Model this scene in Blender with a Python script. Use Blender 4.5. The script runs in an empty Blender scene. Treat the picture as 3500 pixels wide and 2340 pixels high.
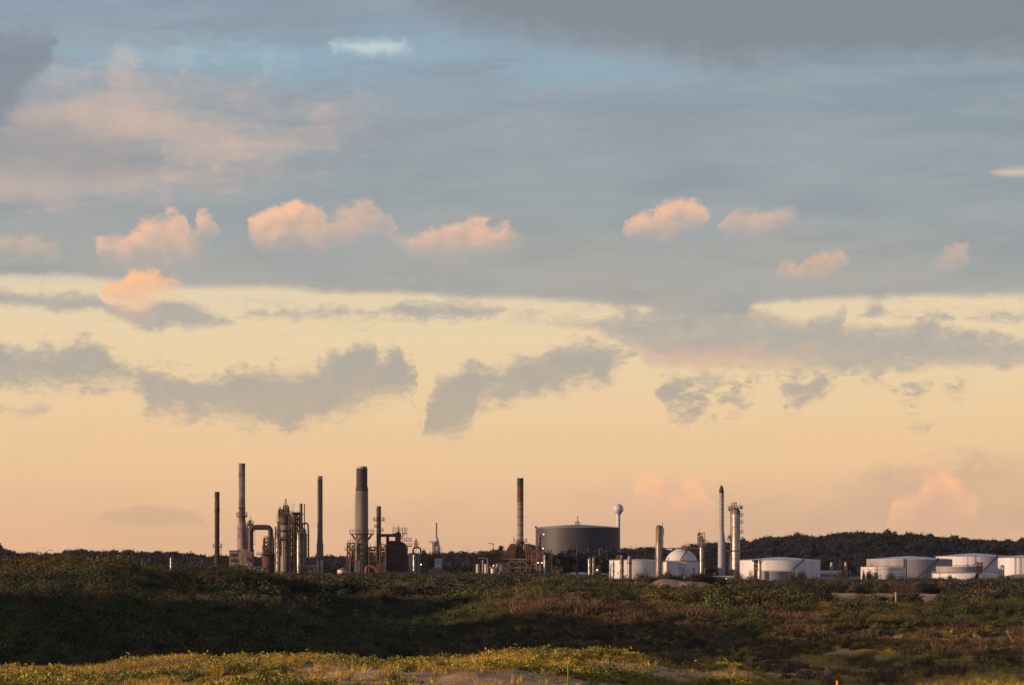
import bpy, math, random
import numpy as np
from mathutils import Vector, Matrix
R = math.radians
S = bpy.context.scene
COL = S.collection
F = 9333.0      # focal length in photo pixels (3500 wide)
HZ = 1945.0     # photo row of the true horizon
CAMZ = 8.0      # eye height in metres

def lin(r, g, b):
    f = lambda c: (c/255/12.92) if c/255 <= 0.04045 else ((c/255+0.055)/1.055)**2.4
    return (f(r), f(g), f(b), 1.0)
def X(px, D): return (px-1750.0)/F*D
def Z(py, D): return CAMZ+(HZ-py)/F*D

# ------------------------------------------------------------------ camera
cam = bpy.data.cameras.new('camera'); co = bpy.data.objects.new('camera', cam); COL.objects.link(co)
cam.sensor_width = 36.0; cam.lens = F/3500*36; cam.shift_y = (HZ-1170)/3500
co.location = (0, 0, CAMZ); co.rotation_euler = (R(90), 0, 0)
cam.clip_start = 0.5; cam.clip_end = 40000
S.camera = co
S.view_settings.view_transform = 'Standard'; S.view_settings.look = 'None'
S.view_settings.exposure = 0.0; S.view_settings.gamma = 1.0
S.render.engine = 'CYCLES'
S.cycles.max_bounces = 6; S.cycles.diffuse_bounces = 2; S.cycles.glossy_bounces = 3
S.cycles.use_denoising = True; S.cycles.denoiser = 'OPENIMAGEDENOISE'; S.cycles.denoising_input_passes = 'RGB_ALBEDO_NORMAL'; S.cycles.denoising_prefilter = 'ACCURATE'
S.render.filter_size = 1.3

# ------------------------------------------------------------------ sun
SUN_AZ, SUN_EL = 106.0, 7.0       # degrees to the left of the view axis, degrees above the horizon
sd = Vector((-math.sin(R(SUN_AZ))*math.cos(R(SUN_EL)), math.cos(R(SUN_AZ))*math.cos(R(SUN_EL)), math.sin(R(SUN_EL))))
sl = bpy.data.lights.new('sun', 'SUN'); sl.energy = 5.0; sl.angle = R(0.8); sl.color = (1.0, 0.63, 0.38)
so = bpy.data.objects.new('sun', sl); COL.objects.link(so); so.location = (-300, -100, 60)
so.rotation_euler = sd.to_track_quat('Z', 'Y').to_euler()

# ------------------------------------------------------------------ sky
W = bpy.data.worlds.new('World'); S.world = W; W.use_nodes = True
nt = W.node_tree; nt.nodes.clear()
def N(t, **kw):
    n = nt.nodes.new(t)
    for k, v in kw.items(): setattr(n, k, v)
    return n
def put(inp, v):
    if isinstance(v, bpy.types.NodeSocket): nt.links.new(v, inp)
    else: inp.default_value = v
def M(op, a, b=None, c=None, clamp=False):
    n = N('ShaderNodeMath', operation=op); n.use_clamp = clamp
    put(n.inputs[0], a)
    if b is not None: put(n.inputs[1], b)
    if c is not None: put(n.inputs[2], c)
    return n.outputs[0]
def SM(v, a, b, lo=0.0, hi=1.0):
    n = N('ShaderNodeMapRange', interpolation_type='SMOOTHSTEP')
    put(n.inputs[0], v); put(n.inputs[1], a); put(n.inputs[2], b); put(n.inputs[3], lo); put(n.inputs[4], hi)
    return n.outputs[0]
def MIX(f, a, b):
    n = N('ShaderNodeMix', data_type='RGBA'); put(n.inputs[0], f); put(n.inputs[6], a); put(n.inputs[7], b)
    return n.outputs[2]
def CURVE(v, pts):
    n = N('ShaderNodeFloatCurve'); put(n.inputs[1], v)
    mp = n.mapping; mp.use_clip = False; mp.extend = 'HORIZONTAL'; c = mp.curves[0]
    pts = sorted(pts)
    while len(c.points) < len(pts): c.points.new(0.5, 0.5)
    for p, (x, y) in zip(c.points, pts): p.location = (x, y); p.handle_type = 'VECTOR'
    mp.update(); return n.outputs[0]
def RAMP(v, stops):
    n = N('ShaderNodeValToRGB'); put(n.inputs[0], v); e = n.color_ramp.elements
    while len(e) < len(stops): e.new(0.5)
    for el, (p, c) in zip(e, stops): el.position = p; el.color = lin(*c)
    return n.outputs[0]
def NOISE(vec, scale, detail=3.0, rough=0.55, dist=0.0):
    n = N('ShaderNodeTexNoise'); put(n.inputs['Vector'], vec); put(n.inputs['Scale'], scale); put(n.inputs['Detail'], detail)
    put(n.inputs['Roughness'], rough); put(n.inputs['Distortion'], dist); return n.outputs[0]
def XYZ(x, y, z=0.0):
    n = N('ShaderNodeCombineXYZ'); put(n.inputs[0], x); put(n.inputs[1], y); put(n.inputs[2], z); return n.outputs[0]

tc = N('ShaderNodeTexCoord'); sp = N('ShaderNodeSeparateXYZ'); nt.links.new(tc.outputs['Generated'], sp.inputs[0])
dx, dy, dz = sp.outputs
az = M('ARCTAN2', dx, dy)
el = M('ARCSINE', dz)
K = 9430.0
s = M('PINGPONG', M('MULTIPLY_ADD', az, K/3500, 0.5), 1.0)      # 0..1 across 21 degrees of azimuth, repeats round the horizon
t = M('MULTIPLY_ADD', el, -K/2340, HZ/2340)                     # 0 at 12 degrees up, .83 on the horizon
def px(l): return [(a/3500, b/2340) for a, b in l]

vA = XYZ(M('MULTIPLY', s, 3.0), M('MULTIPLY', t, 4.0), 1.7)
nBig = NOISE(vA, 3.0, 2.0)
nB2 = NOISE(XYZ(M('MULTIPLY', s, 3.0), M('MULTIPLY', t, 4.0), 7.3), 3.6, 2.0)
nMid = NOISE(XYZ(M('MULTIPLY', s, 26.0), M('MULTIPLY', t, 26.0), 4.4), 1.0, 3.0, 0.55)
nMid2 = NOISE(XYZ(M('MULTIPLY', s, 26.0), M('MULTIPLY', t, 26.0), 8.8), 1.0, 3.0, 0.55)
sw = M('ADD', s, M('MULTIPLY_ADD', M('SUBTRACT', nBig, 0.5), 0.022, M('MULTIPLY', M('SUBTRACT', nMid, 0.5), 0.034)))
tw = M('ADD', t, M('MULTIPLY_ADD', M('SUBTRACT', nB2, 0.5), 0.016, M('MULTIPLY', M('SUBTRACT', nMid2, 0.5), 0.024)))
nPuff = NOISE(XYZ(M('MULTIPLY', s, 30.0), M('MULTIPLY', t, 24.0), 3.1), 1.0, 4.0, 0.6)
nFine = NOISE(XYZ(M('MULTIPLY', s, 60.0), M('MULTIPLY', t, 90.0), 5.7), 1.0, 4.0, 0.65, 0.6)
nStreak = NOISE(XYZ(M('MULTIPLY_ADD', t, 3.0, M('MULTIPLY', s, 5.0)), M('MULTIPLY_ADD', nBig, 1.1, M('MULTIPLY', t, 22.0)), 2.2), 1.0, 5.0, 0.62, 0.1)
nSoft = NOISE(XYZ(M('MULTIPLY', s, 5.0), M('MULTIPLY', t, 9.0), 9.2), 1.0, 3.0, 0.5)
bil = M('SUBTRACT', 0.16, M('ABSOLUTE', M('SUBTRACT', nPuff, 0.5)))      # rounded, cauliflower-like lumps
nShift = NOISE(XYZ(M('MULTIPLY_ADD', s, 30.0, -0.28), M('MULTIPLY_ADD', t, 24.0, -0.22), 3.1), 1.0, 4.0, 0.6)
relief = M('MULTIPLY', M('SUBTRACT', nPuff, nShift), 2.6)      # lumps lit from the upper left
nz = M('ADD', M('ADD', M('MULTIPLY', M('SUBTRACT', nPuff, 0.5), 1.2), M('MULTIPLY', bil, -0.9)), M('MULTIPLY', M('SUBTRACT', nFine, 0.5), 1.0))

def bank(top, bot, amp, soft, ss=None, tt=None, asym=1.0):
    ss = ss or sw; tt = tt or tw
    a = M('SUBTRACT', tt, CURVE(ss, px(top)))
    b = M('MULTIPLY', M('SUBTRACT', CURVE(ss, px(bot)), tt), asym)
    d = M('ADD', M('MINIMUM', a, b), M('MULTIPLY', nz, amp))
    return SM(d, -soft, soft), a, b

# clear evening sky, from the horizon up
clear = RAMP(t, [(0.0, (146, 172, 194)), (0.18, (160, 182, 198)), (0.36, (200, 200, 190)), (0.43, (238, 216, 180)), (0.50, (243, 216, 174)), (0.60, (244, 210, 164)),
                 (0.68, (244, 203, 158)), (0.745, (238, 194, 153)), (0.80, (232, 184, 148)), (0.84, (228, 178, 146))])
nis = N('ShaderNodeTexSky', sky_type='NISHITA'); nis.sun_disc = False; nis.sun_elevation = R(SUN_EL)
nis.sun_rotation = R(-SUN_AZ); nis.air_density = 1.0; nis.dust_density = 1.0
nm = N('ShaderNodeVectorMath', operation='SCALE'); nt.links.new(nis.outputs[0], nm.inputs[0]); nm.inputs[3].default_value = 0.10
sky = MIX(0.10, clear, nm.outputs[0])
warm = M('MULTIPLY', M('MULTIPLY', SM(t, 0.55, 0.66), SM(nSoft, 0.42, 0.68)), 0.30)
sky = MIX(warm, sky, lin(246, 196, 150))

# faint low banks just above the refinery
d, a, b = bank([(0, 1900), (330, 1770), (350, 1745), (430, 1736), (560, 1730), (640, 1745), (690, 1790), (720, 1900), (3500, 1900)],
               [(0, 1700), (330, 1770), (420, 1792), (600, 1796), (680, 1795), (700, 1780), (740, 1700), (3500, 1700)], 0.010, 0.006)
sky = MIX(M('MULTIPLY', d, 0.42), sky, lin(196, 166, 140))
d, a, b = bank([(0, 1990), (800, 1900), (1100, 1750), (1400, 1740), (1600, 1720), (1800, 1680), (2100, 1640), (2700, 1650), (2900, 1640), (3300, 1560), (3500, 1540)],
               [(0, 1700), (1100, 1800), (1400, 1830), (1700, 1850), (2000, 1830), (2300, 1850), (2800, 1860), (3500, 1830)], 0.05, 0.03)
sky = MIX(M('MULTIPLY', M('MULTIPLY', d, SM(nSoft, 0.22, 0.56)), M('ADD', 0.36, M('MULTIPLY', SM(s, 0.55, 0.75), 0.36))), sky, lin(207, 173, 146))
# grey broken banks over the pale band
grey = RAMP(t, [(0.40, (170, 168, 163)), (0.48, (178, 173, 163)), (0.56, (184, 175, 160)), (0.64, (192, 176, 154))])
grey = MIX(M('MULTIPLY', SM(M('ADD', M('MULTIPLY', relief, 0.5), nMid), 0.42, 0.80), 0.36), grey, lin(208, 186, 162))
grey = MIX(M('MULTIPLY', SM(nMid2, 0.5, 0.72), 0.28), grey, lin(168, 163, 156))
C1T = [(0, 1005), (100, 1003), (330, 1010), (345, 1040), (500, 1045), (560, 1022), (640, 1030), (700, 1060), (740, 1078), (780, 1096), (840, 1082), (865, 1050), (900, 1048), (915, 1066),
       (960, 1045), (1010, 1055), (1030, 1080), (1060, 1048), (1150, 1048), (1190, 1072), (1250, 1055), (1300, 1050), (1330, 1036), (1360, 1018), (1500, 1028), (1600, 1030), (1700, 1032),
       (1740, 1060), (1800, 1052), (1850, 1058), (1880, 1090), (2850, 1120), (2960, 1062), (3020, 1056), (3060, 1090), (3150, 1090), (3210, 1072), (3260, 1095), (3400, 1070), (3450, 1062), (3500, 1065)]
C1B = [(0, 1062), (200, 1070), (330, 1068), (400, 1100), (500, 1130), (600, 1134), (700, 1126), (740, 1110), (780, 1098), (860, 1082), (1010, 1090), (1030, 1078), (1060, 1086), (1180, 1084),
       (1200, 1072), (1300, 1086), (1350, 1086), (1400, 1093), (1600, 1087), (1700, 1066), (1740, 1056), (1800, 1066), (1850, 1062), (1880, 1080), (2850, 1080), (2960, 1075), (3020, 1078),
       (3060, 1070), (3150, 1100), (3210, 1095), (3260, 1085), (3400, 1090), (3500, 1090)]
d, a, b = bank(C1T, C1B, 0.022, 0.009)
sky = MIX(M('MULTIPLY', d, 0.92), sky, grey)
ET = [(0, 1165), (150, 1165), (200, 1178), (270, 1155), (320, 1160), (380, 1195), (400, 1222), (500, 1240), (620, 1285), (700, 1285), (790, 1255), (830, 1243), (880, 1243), (1000, 1248),
      (1050, 1238), (1100, 1228), (1150, 1200), (1172, 1175), (1200, 1155), (1270, 1155), (1288, 1205), (1300, 1195), (1330, 1172), (1360, 1176), (1372, 1224), (1420, 1240), (1424, 1330),
      (1432, 1478), (1450, 1450), (1464, 1375), (1482, 1312), (1500, 1290), (1580, 1230), (1640, 1223), (1700, 1230), (1760, 1195), (1785, 1190), (1830, 1200), (1930, 1160), (1990, 1140), (2100, 1158), (2150, 1180),
      (2185, 1212), (2200, 1330), (2255, 1330), (2275, 1262), (2600, 1258), (2900, 1258), (3040, 1265), (3120, 1290), (3200, 1300), (3230, 1330), (3270, 1290), (3310, 1285), (3340, 1340), (3500, 1340)]
EB = [(0, 1346), (180, 1350), (300, 1345), (430, 1342), (465, 1360), (500, 1410), (520, 1440), (700, 1442), (780, 1447), (820, 1470), (880, 1490), (920, 1465), (960, 1475), (1000, 1463),
      (1050, 1450), (1200, 1420), (1300, 1390), (1400, 1365), (1422, 1335), (1430, 1470), (1440, 1502), (1455, 1508), (1500, 1508), (1580, 1508), (1625, 1470), (1640, 1410), (1700, 1390), (1900, 1342),
      (2080, 1315), (2140, 1262), (2190, 1208), (2205, 1180), (2250, 1260), (2285, 1430), (2330, 1440), (2440, 1430), (2540, 1392), (2600, 1305), (2640, 1270), (2690, 1390), (2760, 1402),
      (2830, 1370), (2880, 1315), (2950, 1322), (3000, 1330), (3040, 1295), (3075, 1375), (3130, 1398), (3190, 1365), (3215, 1310), (3265, 1370), (3300, 1375), (3335, 1310), (3370, 1260), (3500, 1260)]
d, a, b = bank(ET, EB, 0.040, 0.0115, asym=0.7)
holes = SM(M('ADD', M('MULTIPLY', nMid, 0.7), M('MULTIPLY', nFine, 0.3)), 0.40, 0.53)
d2 = M('MULTIPLY', d, M('MAXIMUM', holes, SM(s, 0.645, 0.62)))
core = SM(M('ADD', M('MINIMUM', a, b), M('MULTIPLY', nz, 0.045)), -0.006, 0.024)
sky = MIX(M('MULTIPLY', d2, M('MULTIPLY_ADD', core, 0.17, 0.78)), sky, MIX(core, MIX(0.5, grey, lin(222, 194, 160)), MIX(M('MULTIPLY', SM(t, 0.50, 0.62), 0.35), MIX(0.30, grey, lin(158, 156, 152)), lin(196, 176, 150))))
d, a, b = bank([(0, 1385), (60, 1390), (130, 1370), (165, 1390), (180, 1500), (480, 1500), (520, 1222), (580, 1225), (640, 1240), (700, 1500), (1040, 1500), (1060, 1215), (1110, 1196), (1140, 1220), (1160, 1500), (3060, 1500), (3100, 1462), (3200, 1460), (3240, 1500), (3500, 1500)],
               [(0, 1410), (60, 1425), (140, 1420), (165, 1400), (180, 1300), (480, 1200), (520, 1248), (600, 1252), (650, 1244), (700, 1200), (1040, 1100), (1070, 1235), (1130, 1235), (1160, 1100), (3060, 1300), (3100, 1478), (3200, 1482), (3240, 1300), (3500, 1300)], 0.030, 0.010)
sky = MIX(M('MULTIPLY', d, 0.62), sky, grey)
DT = [(0, 1300), (1840, 1300), (1860, 1104), (1900, 1092), (2000, 1082), (2200, 1052), (2300, 1040), (2560, 1030), (2650, 1070), (2750, 1093), (2800, 1082), (2870, 1048), (2895, 1046),
      (2910, 1098), (3000, 1112), (3130, 1106), (3150, 1094), (3175, 1096), (3200, 1112), (3300, 1132), (3400, 1146), (3500, 1158)]
DB = [(0, 1000), (1840, 1000), (1860, 1108), (1950, 1118), (2050, 1130), (2100, 1165), (2165, 1200), (2220, 1252), (2300, 1262), (2450, 1266), (2800, 1270), (2900, 1280), (3000, 1284), (3100, 1272), (3250, 1262), (3500, 1262)]
d, a, b = bank(DT, DB, 0.018, 0.008)
gr2 = MIX(M('MULTIPLY', M('MULTIPLY', SM(t, 0.495, 0.53), SM(s, 0.84, 0.70)), 0.62), grey, lin(232, 188, 158))
gr2 = MIX(M('MULTIPLY', SM(nStreak, 0.45, 0.75), 0.25), gr2, lin(192, 180, 164))
core = SM(M('ADD', M('MINIMUM', a, b), M('MULTIPLY', nz, 0.045)), -0.006, 0.022)
sky = MIX(M('MULTIPLY', d, M('MULTIPLY_ADD', core, 0.16, 0.80)), sky, MIX(core, MIX(0.35, gr2, lin(222, 198, 168)), gr2))

# upper overcast deck
dk = RAMP(t, [(0.0, (142, 157, 174)), (0.08, (146, 162, 175)), (0.17, (150, 161, 170)), (0.30, (153, 162, 165)), (0.37, (163, 167, 163)), (0.42, (174, 171, 162)), (0.45, (176, 172, 162))])
dk = MIX(M('MULTIPLY', SM(s, 0.45, 1.0), M('MULTIPLY', SM(t, 0.34, 0.1), 0.35)), dk, lin(126, 142, 152))
dk = MIX(M('MULTIPLY', SM(nSoft, 0.35, 0.7), M('MULTIPLY', SM(t, 0.2, 0.36), 0.30)), dk, lin(182, 172, 165))
dk = MIX(M('MULTIPLY', SM(nStreak, 0.42, 0.70), 0.42), dk, lin(170, 175, 178))
dk = MIX(M('MULTIPLY', SM(nStreak, 0.50, 0.30), 0.30), dk, lin(136, 146, 156))
dk = MIX(M('MULTIPLY', SM(nSoft, 0.52, 0.30), 0.28), dk, lin(140, 150, 160))
# bluer gaps high up, thin bright streaks
gap, a, b = bank([(0, 330), (130, 330), (180, 175), (600, 170), (1000, 130), (1300, 80), (1500, 110), (1800, 150), (2300, 235), (2500, 270), (3500, 290)],
                 [(0, 250), (200, 300), (600, 260), (1100, 290), (1500, 300), (2000, 300), (2300, 270), (2500, 250), (3500, 200)], 0.03, 0.03)
dk = MIX(M('MULTIPLY', M('MULTIPLY', gap, SM(nStreak, 0.25, 0.55)), 0.75), dk, lin(146, 174, 191))
for l0, l1, amp, soft, k, c in (
    ([(0, 500), (1090, 300), (1115, 150), (1250, 152), (1390, 148), (1430, 300), (3500, 500)], [(0, 0), (1090, 100), (1130, 172), (1250, 182), (1370, 172), (1420, 100), (3500, 0)], 0.016, 0.013, 0.80, (206, 222, 224)),
    ([(0, 500), (1150, 300), (1200, 165), (1400, 160), (1500, 300), (3500, 500)], [(0, 0), (1150, 150), (1220, 195), (1400, 190), (1500, 150), (3500, 0)], 0.02, 0.014, 0.45, (196, 204, 208)),
    ([(0, 500), (340, 300), (400, 188), (700, 176), (1000, 184), (1060, 300), (3500, 500)], [(0, 0), (340, 150), (420, 230), (700, 205), (1000, 215), (1060, 150), (3500, 0)], 0.045, 0.034, 0.50, (178, 198, 204))):
    d, a, b = bank(l0, l1, amp, soft, s, t); dk = MIX(M('MULTIPLY', d, k), dk, lin(*c))
# rosy veil on the left
veil, a, b = bank([(0, 430), (80, 350), (200, 300), (430, 240), (520, 300), (700, 345), (1000, 370), (1230, 380), (1300, 420), (1500, 600), (3500, 600)],
                  [(0, 690), (300, 660), (560, 650), (800, 630), (950, 600), (1100, 520), (1250, 450), (1330, 400), (1500, 200), (3500, 200)], 0.07, 0.055)
veil = M('MULTIPLY', veil, SM(M('ADD', M('MULTIPLY', nStreak, 0.5), M('ADD', M('MULTIPLY', nSoft, 0.5), M('MULTIPLY', nPuff, 0.25))), 0.44, 0.80))
dk = MIX(M('MULTIPLY', veil, 0.95), dk, lin(207, 182, 168))
v2, a, b = bank([(0, 640), (250, 620), (500, 645), (640, 700), (3500, 800)], [(0, 700), (250, 670), (420, 640), (640, 600), (3500, 500)], 0.014, 0.012)
dk = MIX(M('MULTIPLY', v2, 0.65), dk, lin(194, 177, 168))
d4, a, b = bank([(0, 430), (120, 410), (250, 430), (400, 470), (540, 500), (600, 800), (3500, 800)], [(0, 610), (250, 640), (420, 625), (540, 600), (600, 300), (3500, 300)], 0.03, 0.025)
dk = MIX(M('MULTIPLY', d4, 0.65), dk, lin(152, 154, 158))
# darker underside, top right and far left
d5, a, b = bank([(0, -60), (1200, -60), (1300, -40), (3500, -200)], [(0, -100), (1250, -40), (1400, 10), (1500, 60), (1750, 112), (2000, 150), (2200, 180), (2450, 230), (2600, 222), (2800, 196), (3200, 205), (3500, 215)], 0.030, 0.030)
dk = MIX(M('MULTIPLY', d5, 0.85), dk, lin(131, 137, 144))
d6, a, b = bank([(0, 150), (100, 140), (200, 130), (210, 500), (3500, 500)], [(0, 470), (60, 390), (120, 320), (180, 230), (215, 100), (3500, 0)], 0.035, 0.022)
dk = MIX(M('MULTIPLY', d6, 0.85), dk, lin(134, 142, 152))
d7, a, b = bank([(0, 700), (3300, 640), (3420, 598), (3500, 596)], [(0, 300), (3300, 560), (3420, 612), (3500, 618)], 0.005, 0.008, s, t)
dk = MIX(d7, dk, lin(222, 200, 174))
deck = [(0, 955), (200, 952), (350, 960), (430, 975), (620, 985), (850, 982), (1100, 992), (1500, 1008), (1750, 1015), (2000, 1028), (2180, 1052), (2300, 1075), (2560, 1075), (2590, 1038), (2700, 1026), (3000, 1022), (3500, 1018)]
dd, a, b = bank([(0, -9000), (3500, -9000)], deck, 0.010, 0.0085, tt=M('ADD', t, M('MULTIPLY', M('SUBTRACT', nB2, 0.5), 0.012)))
sky = MIX(dd, sky, dk)

gs = M('MULTIPLY', SM(M('ADD', M('MULTIPLY', nStreak, 0.6), M('MULTIPLY', nFine, 0.4)), 0.52, 0.68), M('MULTIPLY', SM(t, 0.40, 0.43), SM(t, 0.53, 0.46)))
sky = MIX(M('MULTIPLY', gs, 0.45), sky, lin(196, 182, 164))
# small sunlit cumulus under the deck
def cumulus(top, bot, amp, soft, k, cl, cs):
    global sky
    a = M('SUBTRACT', tw, CURVE(sw, px(top))); b = M('SUBTRACT', CURVE(sw, px(bot)), tw)
    puff = M('MULTIPLY', nz, amp)
    d = M('MULTIPLY', SM(M('ADD', a, puff), -soft*0.6, soft), SM(M('ADD', b, puff), -soft*2.4, soft*3.6))
    h = M('MULTIPLY', SM(M('ADD', a, M('MULTIPLY', puff, 0.8)), 0.075, 0.004), 1.0)
    h = M('ADD', M('MULTIPLY', h, SM(nMid, 0.30, 0.60, 0.55, 1.05)), M('MULTIPLY', relief, 0.75), clamp=True)
    c = MIX(h, lin(*cs), lin(*cl))
    inten = CURVE(s, [(x/3500, v) for x, v in k])
    sky = MIX(M('MULTIPLY', d, inten), sky, c)
cumulus([(0, 812), (60, 805), (130, 812), (190, 850), (230, 960), (300, 960), (322, 840), (345, 812), (400, 800), (450, 765), (510, 745), (560, 738), (600, 722), (616, 735), (630, 790), (655, 770),
         (670, 722), (700, 715), (722, 735), (735, 790), (760, 960), (840, 960), (858, 740), (890, 715), (960, 695), (1040, 684), (1090, 684), (1105, 730), (1170, 700), (1240, 684), (1290, 700), (1330, 730), (1345, 800),
         (1400, 790), (1470, 770), (1520, 750), (1580, 752), (1610, 740), (1670, 734), (1690, 760), (1750, 760), (1790, 800), (1820, 990), (2120, 990), (2142, 760), (2180, 735), (2230, 720), (2260, 690), (2320, 668),
         (2370, 672), (2420, 690), (2446, 705), (2460, 990), (2462, 990), (2480, 740), (2520, 705), (2600, 705), (2680, 695), (2730, 700), (2760, 740), (2780, 990), (3170, 990), (3195, 890), (3240, 842), (3310, 832), (3330, 870), (3350, 990), (3500, 990)],
        [(0, 900), (120, 905), (190, 880), (240, 700), (300, 700), (322, 870), (400, 900), (500, 900), (640, 870), (720, 800), (760, 650), (840, 650), (860, 800), (900, 855), (1000, 865), (1170, 850), (1280, 800), (1310, 790), (1400, 860), (1550, 875), (1720, 850), (1790, 800),
         (1830, 600), (2120, 600), (2150, 790), (2250, 805), (2350, 780), (2430, 750), (2455, 600), (2470, 600), (2480, 785), (2600, 790), (2680, 770), (2750, 720), (2790, 600), (3170, 600), (3200, 910), (3260, 905), (3320, 880), (3350, 600), (3500, 600)],
        0.026, 0.011, [(0, .35), (240, .4), (320, .9), (700, .75), (850, .95), (1040, .95), (1120, .5), (1320, .45), (1400, .6), (1560, .7), (1700, .75), (1800, .5), (2130, .95), (2440, .85), (2475, .58), (2800, .55), (3190, .55), (3500, .5)],
        (248, 196, 162), (190, 173, 161))
cumulus([(0, 1100), (320, 1100), (338, 985), (390, 955), (430, 935), (460, 918), (540, 914), (556, 940), (575, 950), (598, 926), (614, 950), (640, 1100), (2640, 1100), (2660, 905), (2700, 868), (2718, 880), (2730, 925), (2760, 880), (2820, 855), (2880, 840), (2900, 870), (2920, 1100), (3500, 1100)],
        [(0, 800), (320, 800), (340, 1030), (400, 1062), (470, 1066), (520, 1030), (590, 985), (640, 850), (2640, 800), (2660, 925), (2700, 915), (2735, 935), (2800, 920), (2880, 890), (2920, 800), (3500, 800)],
        0.024, 0.011, [(0, 1.0), (700, 1.0), (2640, .55), (2740, .72), (3500, .7)], (252, 194, 150), (226, 182, 158))
# unseen heavier cloud added overhead to dim and tint the skylight
sky = MIX(SM(t, -0.05, -1.6, 0.0, 0.85), sky, lin(104, 108, 134))
cumulus([(0, 1950), (2120, 1950), (2160, 1690), (2178, 1622), (2205, 1604), (2245, 1608), (2285, 1650), (2305, 1642), (2330, 1612), (2385, 1606), (2425, 1632), (2450, 1690), (2470, 1950), (3020, 1950), (3045, 1765),
         (3068, 1700), (3105, 1678), (3135, 1676), (3152, 1632), (3185, 1602), (3225, 1592), (3270, 1596), (3296, 1636), (3318, 1668), (3345, 1690), (3362, 1760), (3375, 1950), (3500, 1950)],
        [(0, 1600), (2120, 1600), (2150, 1720), (2300, 1790), (2430, 1780), (2480, 1600), (3020, 1600), (3045, 1795), (3120, 1800), (3200, 1775), (3280, 1780), (3345, 1765), (3378, 1600), (3500, 1600)],
        0.030, 0.020, [(0, 1), (2500, 1), (3000, .95), (3500, .95)], (255, 194, 148), (228, 180, 152))
# below the horizon
sky = MIX(SM(dz, -0.002, -0.03), sky, (0.03, 0.03, 0.035, 1))
bg = N('ShaderNodeBackground'); put(bg.inputs[0], sky); bg.inputs[1].default_value = 1.0
ow = N('ShaderNodeOutputWorld'); nt.links.new(bg.outputs[0], ow.inputs[0])
W.cycles.sampling_method = 'MANUAL'; W.cycles.sample_map_resolution = 512
# ------------------------------------------------------------------ materials
MATS = {}
def mat(name, c, c2=None, scale=0.4, rough=0.7, metal=0.0, streak=1.0, bump=0.0, lo=0.4, hi=0.62, emit=None, tint=0.0, rnd=0.0, detail=5.0, c3=None, s3=0.05):
    """principled material; c2 is mixed in through noise (rust, dirt); streak stretches that noise along z"""
    m = bpy.data.materials.new(name); m.use_nodes = True; t = m.node_tree; b = t.nodes['Principled BSDF']
    b.inputs['Roughness'].default_value = rough; b.inputs['Metallic'].default_value = metal
    b.inputs['Base Color'].default_value = (*c, 1)
    if emit:
        b.inputs['Emission Color'].default_value = (*c, 1); b.inputs['Emission Strength'].default_value = emit
    col = None
    def node(k, **kw):
        n = t.nodes.new(k)
        for a, v in kw.items(): setattr(n, a, v)
        return n
    def mix(f, a, bb, blend='MIX'):
        n = node('ShaderNodeMix', data_type='RGBA', blend_type=blend)
        for i, v in ((0, f), (6, a), (7, bb)):
            if isinstance(v, bpy.types.NodeSocket): t.links.new(v, n.inputs[i])
            else: n.inputs[i].default_value = v
        return n.outputs[2]
    def noise(sc, zs, det=5.0, world=False):
        tc = node('ShaderNodeNewGeometry').outputs['Position'] if world else node('ShaderNodeTexCoord').outputs['Object']
        mp = node('ShaderNodeMapping'); t.links.new(tc, mp.inputs[0]); mp.inputs['Scale'].default_value = (1, 1, zs)
        n = node('ShaderNodeTexNoise'); t.links.new(mp.outputs[0], n.inputs[0]); n.inputs['Scale'].default_value = sc; n.inputs['Detail'].default_value = det; n.inputs['Roughness'].default_value = 0.65
        return n.outputs[0]
    def mrange(v, a, bb, x=0.0, y=1.0):
        n = node('ShaderNodeMapRange'); t.links.new(v, n.inputs[0])
        for i, q in enumerate((a, bb, x, y)): n.inputs[i+1].default_value = q
        return n.outputs[0]
    col = (*c, 1)
    if c2 is not None:
        nz = noise(scale, streak, detail)
        col = mix(mrange(nz, lo, hi), col, (*c2, 1))
        if metal > 0.2:
            r = mrange(nz, lo, hi, rough, min(1, rough+0.25)); t.links.new(r, b.inputs['Roughness'])
    if c3 is not None:      # broad patches over the land
        col = mix(mrange(noise(s3, 1.0, 4.0, True), 0.44, 0.60), col, (*c3, 1))
    if tint:
        a = node('ShaderNodeAttribute', attribute_name='tint')
        col = mix(1.0, col, mrangecol(t, a.outputs['Fac'], tint), 'MULTIPLY')
    if rnd:
        oi = node('ShaderNodeObjectInfo')
        col = mix(1.0, col, mrangecol(t, oi.outputs['Random'], rnd), 'MULTIPLY')
    if isinstance(col, bpy.types.NodeSocket): t.links.new(col, b.inputs['Base Color'])
    if bump:
        bn = node('ShaderNodeBump'); bn.inputs['Strength'].default_value = 0.5; bn.inputs['Distance'].default_value = bump
        t.links.new(noise(scale*3, streak), bn.inputs['Height']); t.links.new(bn.outputs[0], b.inputs['Normal'])
    MATS[name] = m; return m
def mrangecol(t, v, k):
    n = t.nodes.new('ShaderNodeMapRange'); t.links.new(v, n.inputs[0]); n.inputs[3].default_value = 1-k; n.inputs[4].default_value = 1+k
    return n.outputs[0]

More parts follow.
